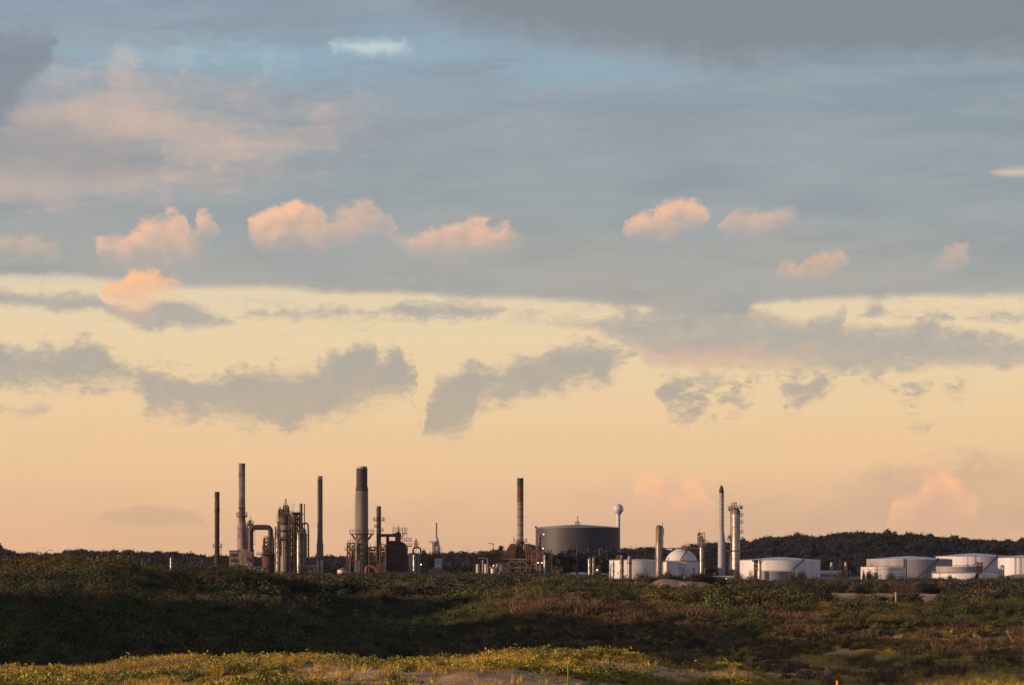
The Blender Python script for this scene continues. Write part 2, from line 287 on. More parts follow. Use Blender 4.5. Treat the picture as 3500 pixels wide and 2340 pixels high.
# ------------------------------------------------------------------ numbers
def vnoise(x, y, seed=0):
    """smooth value noise, 0..1"""
    xi = np.floor(x).astype(np.int64); yi = np.floor(y).astype(np.int64); fx = x-xi; fy = y-yi
    fx = fx*fx*(3-2*fx); fy = fy*fy*(3-2*fy)
    def h(a, b):
        v = np.sin(a*127.1+b*311.7+seed*74.7)*43758.5453
        return v-np.floor(v)
    return (h(xi, yi)*(1-fx)+h(xi+1, yi)*fx)*(1-fy)+(h(xi, yi+1)*(1-fx)+h(xi+1, yi+1)*fx)*fy
def fbm(x, y, seed=0, oct=4):
    v = 0; a = 0.5; tot = 0
    for i in range(oct):
        v = v+a*vnoise(x, y, seed+i*17); tot += a; a *= 0.5; x = x*2.03; y = y*2.03
    return v/tot

# ------------------------------------------------------------------ terrain
SIL = [(-600, 1872), (0, 1877), (23, 1880), (42, 1890), (92, 1888), (111, 1886), (123, 1896), (226, 1890), (245, 1880), (345, 1888), (368, 1884), (460, 1888), (575, 1890), (652, 1896), (702, 1903), (782, 1902), (920, 1906), (1060, 1909),
       (1154, 1907), (1300, 1903), (1430, 1899), (1509, 1892), (1629, 1889), (1700, 1884), (1830, 1878), (2000, 1874), (2120, 1880), (2184, 1876), (2216, 1873), (2278, 1881), (2363, 1870), (2414, 1857), (2492, 1862), (2532, 1849), (2581, 1848), (2614, 1841), (2649, 1834), (2680, 1838),
       (2724, 1833), (2816, 1837), (2830, 1829), (2863, 1824), (2900, 1822), (3002, 1825), (3059, 1823), (3069, 1829), (3120, 1832), (3176, 1831), (3258, 1838), (3281, 1844), (3299, 1840), (3335, 1846), (3412, 1848), (3468, 1854), (3483, 1846), (4100, 1850)]
def prof(D, pts, off=0):     # a crest line at distance D: photo columns/rows -> heights
    return (D, [p[0] for p in pts], [CAMZ+(HZ-(p[1]+off))/F*D for p in pts])
def flat(D, pts): return (D, [p[0] for p in pts], [p[1] for p in pts])
CREST = [(-300, 2262), (0, 2266), (207, 2268), (333, 2264), (433, 2248), (537, 2230), (598, 2226), (760, 2233), (900, 2232), (1018, 2228), (1076, 2222), (1157, 2230), (1291, 2248), (1425, 2240), (1579, 2230), (1732, 2214), (1930, 2212), (2083, 2213),
         (2198, 2232), (2300, 2262), (2420, 2275), (2500, 2268), (2560, 2280), (2700, 2345), (2900, 2400), (3300, 2420), (4000, 2430)]
LAYERS = [flat(-500, [(0, 5.5)]), flat(0, [(0, 6.3)]), flat(40, [(0, 4.7), (3500, 4.4)]), flat(62, [(0, 4.2), (1900, 4.1), (2500, 2.4), (3500, 1.5)]),
    flat(88, [(0, 3.7), (1800, 3.6), (2350, 1.6), (3500, 0.4)]),
    flat(110, [(0, 3.2), (500, 3.15), (1150, 3.5), (1300, 3.4), (1500, 3.0), (1700, 3.1), (1950, 3.0), (2100, 2.4), (2300, 1.6), (2500, 1.2), (2800, 0.2), (3500, -0.5)]),
    prof(150, CREST, 34),
    flat(178, [(0, 0.9), (1500, 0.9), (1900, 2.2), (2100, 2.2), (2300, 0.6), (2500, 1.2), (2700, -0.6), (3500, -0.9)]),
    flat(215, [(0, -0.7), (1500, -0.8), (2300, -1.0), (2700, -1.0), (3000, -1.2), (3250, -0.5), (3500, -0.9)]),
    flat(270, [(0, -1.0), (1500, -1.0), (2600, -0.6), (3500, -0.5)]),
    flat(330, [(0, 0.3), (600, -0.1), (1100, -0.8), (1600, -0.6), (1750, 0.6), (2150, 0.5), (2500, -0.1), (3500, 0.2)]),
    flat(385, [(0, 4.4), (400, 3.6), (800, 1.8), (1100, -0.2), (1500, -0.4), (1650, 1.2), (1850, 3.4), (2100, 2.8), (2500, 1.0), (3500, 1.0)]),
    prof(450, [(-500, 1950), (0, 1962), (130, 1950), (250, 1944), (350, 1954), (430, 1974), (520, 1984), (600, 1982), (700, 1974), (780, 1980), (880, 1998), (960, 2012), (1000, 2034), (1100, 2074), (1300, 2090), (1500, 2094), (1640, 2072), (1750, 2058), (1850, 2026), (1950, 2022), (2100, 2034),
               (2300, 2045), (2500, 2062), (2700, 2082), (2900, 2095), (3500, 2090), (4000, 2085)]),
    flat(560, [(0, 5.0), (600, 4.0), (900, 2.0), (1100, 0.6), (1700, 0.6), (1900, 2.0), (2200, 1.0), (2600, 0.0), (3500, -0.2)]),
    flat(720, [(0, 2.0), (800, 0.6), (2600, 0.4), (2800, 1.5), (3250, 1.4), (3350, 0.4), (3500, 0.3)]), flat(900, [(0, 0.0)]), flat(2600, [(0, 0.0)]),
    flat(2900, [(0, 3.0)]), prof(3600, SIL, 26), prof(4300, SIL, 40), flat(6500, [(0, 0.0)])]
LD = np.array([l[0] for l in LAYERS], float)
def height(x, y):
    x = np.asarray(x, float); y = np.asarray(y, float); shp = np.broadcast(x, y).shape
    x = np.broadcast_to(x, shp).ravel(); y = np.broadcast_to(y, shp).ravel()
    pxs = 1750+F*x/np.maximum(y, 90.0)
    # wobble the columns a little so crests are not ruled straight along the view direction
    i = np.clip(np.searchsorted(LD, y)-1, 0, len(LD)-2)
    f = np.clip((y-LD[i])/(LD[i+1]-LD[i]), 0, 1); f = f*f*(3-2*f)
    H = np.stack([np.interp(pxs, l[1], l[2]) for l in LAYERS])
    k = np.arange(len(x)); z = H[i, k]*(1-f)+H[i+1, k]*f
    # unseen ridge added at left, shaped to shade the hollow behind the first dune
    g = np.exp(-((x+185+0.05*(y-300))/42)**2)*1/(1+np.exp(-(y-128)/9))*1/(1+np.exp((y-640)/50))
    z = z+g*(11+17/(1+np.exp((y-325)/14))+3*vnoise(x/30, y/30, 5))
    # sand dune in front of the tanks
    z = z+(4.7+2.4*(fbm(x/7, y/16, 71)-0.5))*np.exp(-((x-47)/12)**4-((y-770)/40)**2)+2.2*(fbm(x/9, y/25, 72)-0.45)*np.exp(-((y-680)/90)**2)*np.clip((x-30)/20, 0, 1)
    near = np.clip((700-y)/500, 0, 1)
    z = z+(fbm(x/9, y/14, 3)-0.5)*1.1*near*np.clip((y-95)/30, 0.35, 1)*(1+1.4*np.clip((y-240)/90, 0, 1))*np.clip(np.abs(y-150)/40, 0.12, 1)
    z = z+(fbm(x/1.6, y/2.2, 8)-0.5)*0.34*np.clip((420-y)/250, 0, 1)
    z = z+0.75*np.exp(-((x+1.8)/4.8)**2-((y-117)/9)**2)+0.4*np.exp(-((x+13)/3.5)**2-((y-122)/5)**2)
    rid = np.abs(fbm((x+y*0.3)/7, (y-x*0.2)/9, 21)-0.5)*2
    z = z+(0.35-rid)*0.8*np.clip((x-2)/12, 0, 1)*np.clip((330-y)/60, 0, 1)*np.clip((y-100)/30, 0, 1)
    z = z+(fbm(x/70, y/70, 12)-0.5)*12*np.clip((y-2700)/500, 0, 1)*np.clip((3500-y)/250, 0, 1)
    return z.reshape(shp)
ys = np.concatenate([np.linspace(-450, 60, 22), np.geomspace(64, 700, 420), np.geomspace(706, 6500, 110)])
sl = np.concatenate([-np.geomspace(3.0, 0.225, 46), np.linspace(-0.22, 0.22, 420), np.geomspace(0.225, 3.0, 46)])
YY, SS = np.meshgrid(ys, sl, indexing='ij'); XX = SS*np.maximum(YY, 130.0)
ZZ = height(XX, YY)
def grid_mesh(name, XX, YY, ZZ):
    n, m = XX.shape; v = np.stack([XX, YY, ZZ], -1).reshape(-1, 3)
    a = (np.arange(n-1)[:, None]*m+np.arange(m-1)[None]).ravel()
    return mesh_np(name, v, np.stack([a, a+1, a+m+1, a+m], -1), True)
def mesh_np(name, v, q, smooth=False, tint=None):
    me = bpy.data.meshes.new(name); k = q.shape[1]
    me.vertices.add(len(v)); me.vertices.foreach_set('co', np.ascontiguousarray(v, np.float32).ravel())
    me.loops.add(q.size); me.loops.foreach_set('vertex_index', np.ascontiguousarray(q, np.int32).ravel())
    me.polygons.add(len(q)); me.polygons.foreach_set('loop_start', np.arange(0, q.size, k, dtype=np.int32))
    if smooth: me.polygons.foreach_set('use_smooth', np.ones(len(q), bool))
    if tint is not None:
        at = me.attributes.new('tint', 'FLOAT', 'FACE'); at.data.foreach_set('value', np.asarray(tint, np.float32))
    me.update(calc_edges=True); me.validate(); return me
gm = grid_mesh('ground', XX, YY, ZZ)
# where the sand lies bare: dune blow-outs and the cleared strip in front of the tanks
def pxpy(x, y, z): return 1750+F*x/np.maximum(y, 60), HZ-(z-CAMZ)*F/np.maximum(y, 60)
def ell(x, y, cx, cy, rx, ry): return np.clip(1.5-np.sqrt(((x-cx)/rx)**2+((y-cy)/ry)**2)*1.0, 0, 1)
def sandmask(x, y):
    b = np.zeros_like(x)
    for cx, cy, rx, ry, k in ((-4.5, 115, 4.6, 13, 1.1), (1.0, 113, 3.4, 10, 1), (-11, 112, 3, 6, .7), (4.5, 122, 2.5, 6, .7), (-14.5, 124, 3.5, 5, .55), (-1.0, 128, 5.0, 4, .5), (-20, 135, 5, 3, .4), (6.5, 140, 3.5, 5, .85), (11, 150, 4, 8, .8), (19, 190, 12, 22, .75), (30, 225, 14, 26, .7), (14, 205, 10, 14, .6),
                          (34, 262, 12, 16, .75), (93, 690, 22, 62, .62), (78, 730, 16, 40, .56), (112, 700, 14, 34, .56), (47, 740, 12, 36, .58), (64, 640, 10, 12, .8), (2, 372, 7, 18, .35), (22, 395, 9, 16, .35)):
        b = np.maximum(b, k*ell(x, y, cx, cy, rx, ry))
    return b
VX, VY = XX.ravel(), YY.ravel()
sm_ = np.clip(sandmask(VX, VY)*1.25+(fbm(VX/2.5, VY/5, 31)-0.5)*1.4*(sandmask(VX, VY) > 0), 0, np.where(VY > 500, 0.72, 1))
at = gm.attributes.new('sand', 'FLOAT', 'POINT'); at.data.foreach_set('value', sm_.astype(np.float32))
def ground_material():
    m = mat('sandy_soil', (0.075, 0.062, 0.040), (0.035, 0.034, 0.020), 0.25, 0.95, bump=0.05)
    t = m.node_tree; b = t.nodes['Principled BSDF']; old = b.inputs['Base Color'].links[0].from_socket
    a = t.nodes.new('ShaderNodeAttribute'); a.attribute_name = 'sand'
    n = t.nodes.new('ShaderNodeTexNoise'); n.inputs['Scale'].default_value = 0.9; n.inputs['Detail'].default_value = 6
    tc = t.nodes.new('ShaderNodeTexCoord'); t.links.new(tc.outputs['Object'], n.inputs[0])
    rp = t.nodes.new('ShaderNodeValToRGB'); t.links.new(n.outputs[0], rp.inputs[0])
    rp.color_ramp.elements[0].position = 0.3; rp.color_ramp.elements[0].color = (0.42, 0.225, 0.088, 1)
    rp.color_ramp.elements[1].position = 0.7; rp.color_ramp.elements[1].color = (0.70, 0.42, 0.19, 1)
    x = t.nodes.new('ShaderNodeMix'); x.data_type = 'RGBA'
    t.links.new(a.outputs['Fac'], x.inputs[0]); t.links.new(old, x.inputs[6]); t.links.new(rp.outputs[0], x.inputs[7]); t.links.new(x.outputs[2], b.inputs['Base Color'])
    return m
def link(o, mt=None, parent=None):
    COL.objects.link(o)
    if mt: o.data.materials.append(mt)
    if parent: o.parent = parent
    return o
def tag(o, label=None, cat=None, group=None, kind=None):
    for k, v in (('label', label), ('category', cat), ('group', group), ('kind', kind)):
        if v: o[k] = v
    return o
go = link(bpy.data.objects.new('ground', gm), ground_material()); tag(go, 'sandy ground rolling from the near dune to the wooded ridge', 'ground', kind='structure')

# ------------------------------------------------------------------ plants
rng = np.random.default_rng(11)
def quads(c, size, aspect=1.6, up=0.35, rg=rng):
    """one small leaf-like quad at each point of c, turned at random"""
    n = len(c); d = rg.normal(size=(n, 3)); d[:, 2] += up; d /= np.linalg.norm(d, axis=1)[:, None]
    e = np.cross(d, rg.normal(size=(n, 3))); e /= np.linalg.norm(e, axis=1)[:, None]; f = np.cross(d, e)
    sz = (np.broadcast_to(size, (n,))*rg.uniform(0.6, 1.35, n))[:, None]
    a = e*sz*aspect*0.5; b = f*sz*0.5
    v = np.stack([c-a, c+b*0.9, c+a, c-b*0.9], 1).reshape(-1, 3)
    return v, np.arange(4*n).reshape(n, 4)
def crown(nc, per, R3, leaf, seed, spread=0.30, flat=0.0, base=0.0):
    """clumps of leaves through an uneven crown: R3 radii, base = height of its underside"""
    rg = np.random.default_rng(seed); c = rg.normal(size=(nc, 3)); c /= np.linalg.norm(c, axis=1)[:, None]; c[:, 2] = np.abs(c[:, 2])*1.0-0.12
    c *= (rg.uniform(0.45, 1.0, nc)**0.6*rg.uniform(0.8, 1.15, nc))[:, None]
    cs = rg.uniform(0.6, 1.35, nc); tv = rg.uniform(0, 1, nc)
    p = np.repeat(c, per, 0)+rg.normal(size=(nc*per, 3))*spread*np.repeat(cs, per)[:, None]*np.array([1, 1, 0.75-flat])
    p = p*np.array(R3); p[:, 2] += base; p[:, 2] = np.maximum(p[:, 2], 0.02+0.1*rg.uniform(size=len(p)))
    v, q = quads(p, leaf, rg=rg)
    return v, q, np.clip(np.repeat(tv, per)+rg.normal(size=nc*per)*0.15, 0, 1)
def tuft(nb, h, w, seed, lean=0.35, bw=0.02):
    rg = np.random.default_rng(seed); a = rg.uniform(0, 2*np.pi, nb); r = w*np.sqrt(rg.uniform(0, 1, nb)); b = np.stack([np.cos(a)*r, np.sin(a)*r, np.zeros(nb)], 1)
    hh = h*rg.uniform(0.5, 1.1, nb); l = rg.normal(size=(nb, 2))*lean*hh[:, None]+np.stack([np.cos(a), np.sin(a)], 1)*0.25*hh[:, None]
    k = rg.uniform(0, np.pi, nb); s = np.stack([np.cos(k), np.sin(k), np.zeros(nb)], 1)*bw
    mid = b+np.stack([l[:, 0]*0.4, l[:, 1]*0.4, hh*0.6], 1); top = b+np.stack([l[:, 0], l[:, 1], hh], 1)
    v = np.stack([b-s, b+s, mid+s*0.8, mid-s*0.8, top+s*0.15, top-s*0.15], 1).reshape(-1, 3); o = np.arange(nb)[:, None]*6
    q = np.concatenate([o+np.array([[0, 1, 2, 3]]), o+np.array([[3, 2, 4, 5]])]); t = rg.uniform(0, 1, nb)
    return v, q, np.concatenate([t, t])
def proto(name, parts, m):
    v = []; q = []; t = []; n = 0
    for a, b, c in parts: v.append(a); q.append(b+n); t.append(c); n += len(a)
    me = mesh_np(name, np.concatenate(v), np.concatenate(q), False, np.concatenate(t)); me.materials.append(m)
    return bpy.data.objects.new(name, me)
def scatter(name, P, scl, protos, label, cat, tilt=0.12):
    """one stuff object: prototypes placed on the points P by geometry nodes"""
    n = len(P); me = bpy.data.meshes.new(name); me.vertices.add(n); me.vertices.foreach_set('co', np.ascontiguousarray(P, np.float32).ravel())
    rot = np.stack([rng.normal(size=n)*tilt, rng.normal(size=n)*tilt, rng.uniform(0, 6.283, n)], 1)
    a = me.attributes.new('rot', 'FLOAT_VECTOR', 'POINT'); a.data.foreach_set('vector', rot.astype(np.float32).ravel())
    a = me.attributes.new('scl', 'FLOAT_VECTOR', 'POINT'); a.data.foreach_set('vector', np.ascontiguousarray(scl, np.float32).ravel())
    a = me.attributes.new('pick', 'INT', 'POINT'); a.data.foreach_set('value', rng.integers(0, len(protos), n).astype(np.int32))
    o = bpy.data.objects.new(name, me); COL.objects.link(o)
    pc = bpy.data.collections.new(name+'_kinds')
    for p in protos: pc.objects.link(p)
    g = bpy.data.node_groups.new(name, 'GeometryNodeTree'); g.interface.new_socket('Geometry', in_out='INPUT', socket_type='NodeSocketGeometry'); g.interface.new_socket('Geometry', in_out='OUTPUT', socket_type='NodeSocketGeometry')
    gi = g.nodes.new('NodeGroupInput'); gu = g.nodes.new('NodeGroupOutput'); ip = g.nodes.new('GeometryNodeInstanceOnPoints'); ci = g.nodes.new('GeometryNodeCollectionInfo')
    ci.inputs[0].default_value = pc; ci.inputs['Separate Children'].default_value = True; ci.inputs['Reset Children'].default_value = True
    def na(nm, ty):
        k = g.nodes.new('GeometryNodeInputNamedAttribute'); k.data_type = ty; k.inputs[0].default_value = nm; return k.outputs[0]
    g.links.new(gi.outputs[0], ip.inputs['Points']); g.links.new(ci.outputs[0], ip.inputs['Instance']); ip.inputs['Pick Instance'].default_value = True
    g.links.new(na('pick', 'INT'), ip.inputs['Instance Index']); g.links.new(na('rot', 'FLOAT_VECTOR'), ip.inputs['Rotation']); g.links.new(na('scl', 'FLOAT_VECTOR'), ip.inputs['Scale'])
    g.links.new(ip.outputs[0], gu.inputs[0])
    md = o.modifiers.new('scatter', 'NODES'); md.node_group = g
    return tag(o, label, cat, kind='stuff')
def spread(n, D0, D1, s0=-0.215, s1=0.215, power=1.0):
    """random points on the ground, even in area over a sector of the land"""
    y = np.sqrt(rng.uniform(D0**2, D1**2, n)); x = rng.uniform(s0, s1, n)*y
    return x, y
def uni(n, k=0.25): return rng.lognormal(0, k, n)

leafg = mat('scrub_leaves', (0.064, 0.080, 0.014), None, rough=0.75, tint=0.55, rnd=0.6, c3=(0.078, 0.058, 0.022), s3=0.045)
leafd = mat('dark_leaves', (0.038, 0.046, 0.011), None, rough=0.75, tint=0.5, rnd=0.55, c3=(0.052, 0.038, 0.024), s3=0.02)
leafy = mat('yellow_leaves', (0.40, 0.295, 0.026), None, rough=0.7, tint=0.28, rnd=0.25, c3=(0.13, 0.15, 0.018), s3=0.16)
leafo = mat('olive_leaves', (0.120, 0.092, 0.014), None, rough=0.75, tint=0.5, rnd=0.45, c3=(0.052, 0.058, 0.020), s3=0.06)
forest = mat('shaded_forest_leaves', (0.010, 0.0135, 0.0165), None, rough=0.8, tint=0.4, rnd=0.35)  # leaf colour darkened and blued to stand in for cloud shadow
strawm = mat('dry_grass', (0.50, 0.34, 0.05), None, rough=0.8, tint=0.4, rnd=0.3, c3=(0.27, 0.175, 0.06), s3=0.05)
russet = mat('russet_grass', (0.175, 0.086, 0.052), None, rough=0.85, tint=0.4, rnd=0.4, c3=(0.13, 0.092, 0.036), s3=0.06)
wood = mat('grey_bark', (0.10, 0.085, 0.07), (0.05, 0.04, 0.035), 3.0, 0.9)

# wooded ridge on the horizon and the belt of tall trees by the dark tank
fx, fy = spread(30000, 2720, 4150, -0.235, 0.235); k = fy > 2720+700*rng.uniform(0, 1, len(fy))**2
keep = rng.uniform(size=len(fy)) < 0.75; fx, fy = fx[keep], fy[keep]
bx = rng.uniform(X(1810, 2140), X(2135, 2140), 260); by = rng.uniform(2110, 2185, 260)
b2 = rng.uniform(X(2135, 2300), X(2480, 2300), 500); y2 = rng.uniform(2300, 2700, 500)
fx = np.concatenate([fx, bx, b2]); fy = np.concatenate([fy, by, y2])
fs = np.concatenate([rng.uniform(0.5, 1.1, len(fx)-760)*(0.7+0.75*vnoise(fx[:-760]/22, fy[:-760]/40, 91)), rng.uniform(1.55, 2.0, 260), rng.uniform(0.6, 1.2, 500)])
fz = height(fx, fy)
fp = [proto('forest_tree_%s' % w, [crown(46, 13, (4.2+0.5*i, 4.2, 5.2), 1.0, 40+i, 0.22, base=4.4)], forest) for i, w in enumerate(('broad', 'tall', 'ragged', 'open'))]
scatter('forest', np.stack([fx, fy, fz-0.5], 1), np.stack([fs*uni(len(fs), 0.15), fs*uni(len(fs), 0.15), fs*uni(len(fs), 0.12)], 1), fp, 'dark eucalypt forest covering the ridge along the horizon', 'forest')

# dark trees and bushes on the flat between the dunes and the plant
tx, ty = spread(26000, 600, 1830)
tz = height(tx, ty); m_ = (sandmask(tx, ty)+(fbm(tx/12, ty/25, 77)-0.5)*0.5) < 0.35
m_ &= (vnoise(tx/14, ty/30, 9) > 0.18)
tp, _ = pxpy(tx, ty, tz)
m_ &= ~((tp > 2060) & (ty > 1480)); m_ &= ~((tp > 2140) & (tp < 2490) & (ty > 700) & (ty < 765) & (vnoise(tx/5, ty/9, 3) > 0.52)); m_ &= ~((tp > 2770) & (tp < 3270) & (ty < 730) & (vnoise(tx/6, ty/10, 4) > 0.34))
tx, ty, tz, tp = tx[m_], ty[m_], tz[m_], tp[m_]
ts = rng.uniform(0.5, 1.2, len(tx))*(0.75+0.7*vnoise(tx/35, ty/60, 15))*np.where(tp > 2060, np.where(ty > 900, 0.72, 0.85), 1.15)*np.where(tp < 900, 1.0, 1.0)
bp = [proto('bush_%s' % w, [crown(36, 52, (2.3, 2.1+0.3*i, 2.7), 0.25, 60+i, 0.22, base=0.5)], leafd) for i, w in enumerate(('round', 'wide', 'loose', 'spiky'))]
scatter('scrub_belt', np.stack([tx, ty, tz-0.15], 1), np.stack([ts*uni(len(ts), .2), ts*uni(len(ts), .2), ts], 1), bp, 'dark belt of bushes and low trees in front of the refinery', 'scrub')

# coastal heath on the dunes of the middle distance
hx, hy = spread(52000, 205, 640)
hz = height(hx, hy); hp, hq = pxpy(hx, hy, hz)
pat = fbm(hx/16, hy/24, 51); pat2 = fbm(hx/5, hy/8, 52)
def inpatch(p, q, l): return np.max([ell(p, q, *e) for e in l], 0)
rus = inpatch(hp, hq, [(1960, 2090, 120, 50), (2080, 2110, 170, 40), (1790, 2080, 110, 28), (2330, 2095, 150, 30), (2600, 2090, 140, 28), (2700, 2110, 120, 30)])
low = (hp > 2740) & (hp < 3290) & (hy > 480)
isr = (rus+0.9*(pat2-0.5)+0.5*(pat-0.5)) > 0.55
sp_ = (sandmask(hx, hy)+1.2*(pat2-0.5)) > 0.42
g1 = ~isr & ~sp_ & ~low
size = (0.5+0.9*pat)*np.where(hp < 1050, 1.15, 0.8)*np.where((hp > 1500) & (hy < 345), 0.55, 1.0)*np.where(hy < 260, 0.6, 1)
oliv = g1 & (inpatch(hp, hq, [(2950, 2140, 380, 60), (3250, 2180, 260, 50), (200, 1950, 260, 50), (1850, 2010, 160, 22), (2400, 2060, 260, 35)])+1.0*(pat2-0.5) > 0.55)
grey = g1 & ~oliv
hs = rng.uniform(0.6, 1.3, len(hx))*size
def shr(tagn, m, sd, k): return [proto('%s_%s' % (tagn, w), [crown(30, 60, (1.15, 1.1, 0.85+0.22*i), 0.095, sd+i, 0.24, base=0.1)], m) for i, w in enumerate(('round', 'mound', 'tall'))]
def pack(mm, z=-0.08, k=0.2): n = mm.sum(); return np.stack([hx[mm], hy[mm], hz[mm]+z], 1), np.stack([hs[mm]*uni(n, k), hs[mm]*uni(n, k), hs[mm]*uni(n, .15)], 1)
a_, b_ = pack(grey); scatter('heath', a_, b_, shr('heath_shrub', leafg, 80, 1), 'dark green coastal heath covering the dunes in the middle distance', 'heath')
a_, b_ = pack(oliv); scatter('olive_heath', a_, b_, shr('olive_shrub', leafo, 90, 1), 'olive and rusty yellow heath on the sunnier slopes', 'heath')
# wind-pruned canopies, wider domes among the low heath
cx_, cy_ = spread(2600, 300, 640); cz_ = height(cx_, cy_); cpx, cpy = pxpy(cx_, cy_, cz_)
cs_ = rng.uniform(0.6, 1.4, len(cx_))*np.where((rng.uniform(size=len(cx_)) < 0.16) & (cy_ > 330), 1.45, 1.0)*np.where((cpx > 1500) & (cy_ < 380), 0.55, 1.0)
ck_ = ~((cpx > 2740) & (cpx < 3290) & (cy_ > 430)) & (vnoise(cx_/22, cy_/34, 44) > 0.33) & (sandmask(cx_, cy_) < 0.3) & ~((cpx > 1690) & (cpx < 2250) & (cpy > 2062))
def dome_shrub(nm, m, sd): return [proto('%s_%s' % (nm, w), [crown(90, 44, (2.7, 2.5+0.3*i, 1.7), 0.115, sd+i, 0.13, base=0.1)], m) for i, w in enumerate(('low', 'wide', 'high'))]
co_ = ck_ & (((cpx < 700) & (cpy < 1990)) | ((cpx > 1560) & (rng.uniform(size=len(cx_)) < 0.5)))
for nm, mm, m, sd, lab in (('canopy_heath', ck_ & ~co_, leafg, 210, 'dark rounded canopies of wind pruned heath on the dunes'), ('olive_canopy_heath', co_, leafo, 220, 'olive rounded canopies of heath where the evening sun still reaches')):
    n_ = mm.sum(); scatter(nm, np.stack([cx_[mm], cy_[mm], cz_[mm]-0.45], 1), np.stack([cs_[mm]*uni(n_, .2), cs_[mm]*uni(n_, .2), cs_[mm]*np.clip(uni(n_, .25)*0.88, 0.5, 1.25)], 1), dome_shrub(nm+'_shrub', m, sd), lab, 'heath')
rm = isr | (rng.uniform(size=len(hx)) < 0.10)
rp = [proto('russet_tuft_%s' % w, [tuft(120, 0.50+0.16*i, 0.7, 120+i, 0.45, 0.022)], russet) for i, w in enumerate(('short', 'tall'))]
n_ = rm.sum(); scatter('russet_grass_cover', np.stack([hx[rm], hy[rm], hz[rm]-0.03], 1), np.stack([uni(n_, .3)*1.1]*3, 1), rp, 'reddish brown dry grass on the slope of the middle mound', 'grass')

# first dune: yellow-green creepers and straw grass
gx, gy = spread(70000, 92, 176, -0.21, 0.21)
gz = height(gx, gy); gp, gq = pxpy(gx, gy, gz)
sb = sandmask(gx, gy)+0.9*(fbm(gx/1.7, gy/3, 61)-0.5)
mixn = fbm(gx/3.0, gy/6.0, 62)
cov = (sb < 0.35)
lf = cov & (mixn > 0.50); st = cov & ~lf & (rng.uniform(size=len(gx)) < 0.8); st |= (sb >= 0.35) & (rng.uniform(size=len(gx)) < 0.05)
def ck(i): return crown(16, 20, (0.26, 0.26, 0.12+0.04*i), 0.038, 140+i, 0.35, base=0.03)
cp = [proto('creeper_%s' % w, [ck(i)], leafy) for i, w in enumerate(('flat', 'mound', 'tall'))]
n_ = lf.sum(); q_ = uni(n_, .25)*1.05; scatter('creeper_cover', np.stack([gx[lf], gy[lf], gz[lf]], 1), np.stack([q_, q_, q_*uni(n_, .2)], 1), cp, 'yellow green creeping plants covering the sunlit near dune', 'ground cover')
sp2 = [proto('straw_tuft_%s' % w, [tuft(30, 0.20+0.09*i, 0.16, 160+i, 0.4, 0.008)], strawm) for i, w in enumerate(('short', 'long'))]
rx, ry = spread(26000, 160, 330, -0.02, 0.215); rz = height(rx, ry); kk = (fbm(rx/4, ry/9, 66)+0.25*rng.uniform(size=len(rx)) > 0.60)
PX = np.concatenate([gx[st], rx[kk]]); PY = np.concatenate([gy[st], ry[kk]]); PZ = np.concatenate([gz[st], rz[kk]])
q_ = np.minimum(uni(len(PX), .3), 1.6)*np.where(PY > 176, 1.25, 1.0)
scatter('straw_grass_cover', np.stack([PX, PY, PZ], 1), np.stack([q_]*3, 1), sp2, 'thin straw coloured grass on the sand of the near dunes', 'grass')
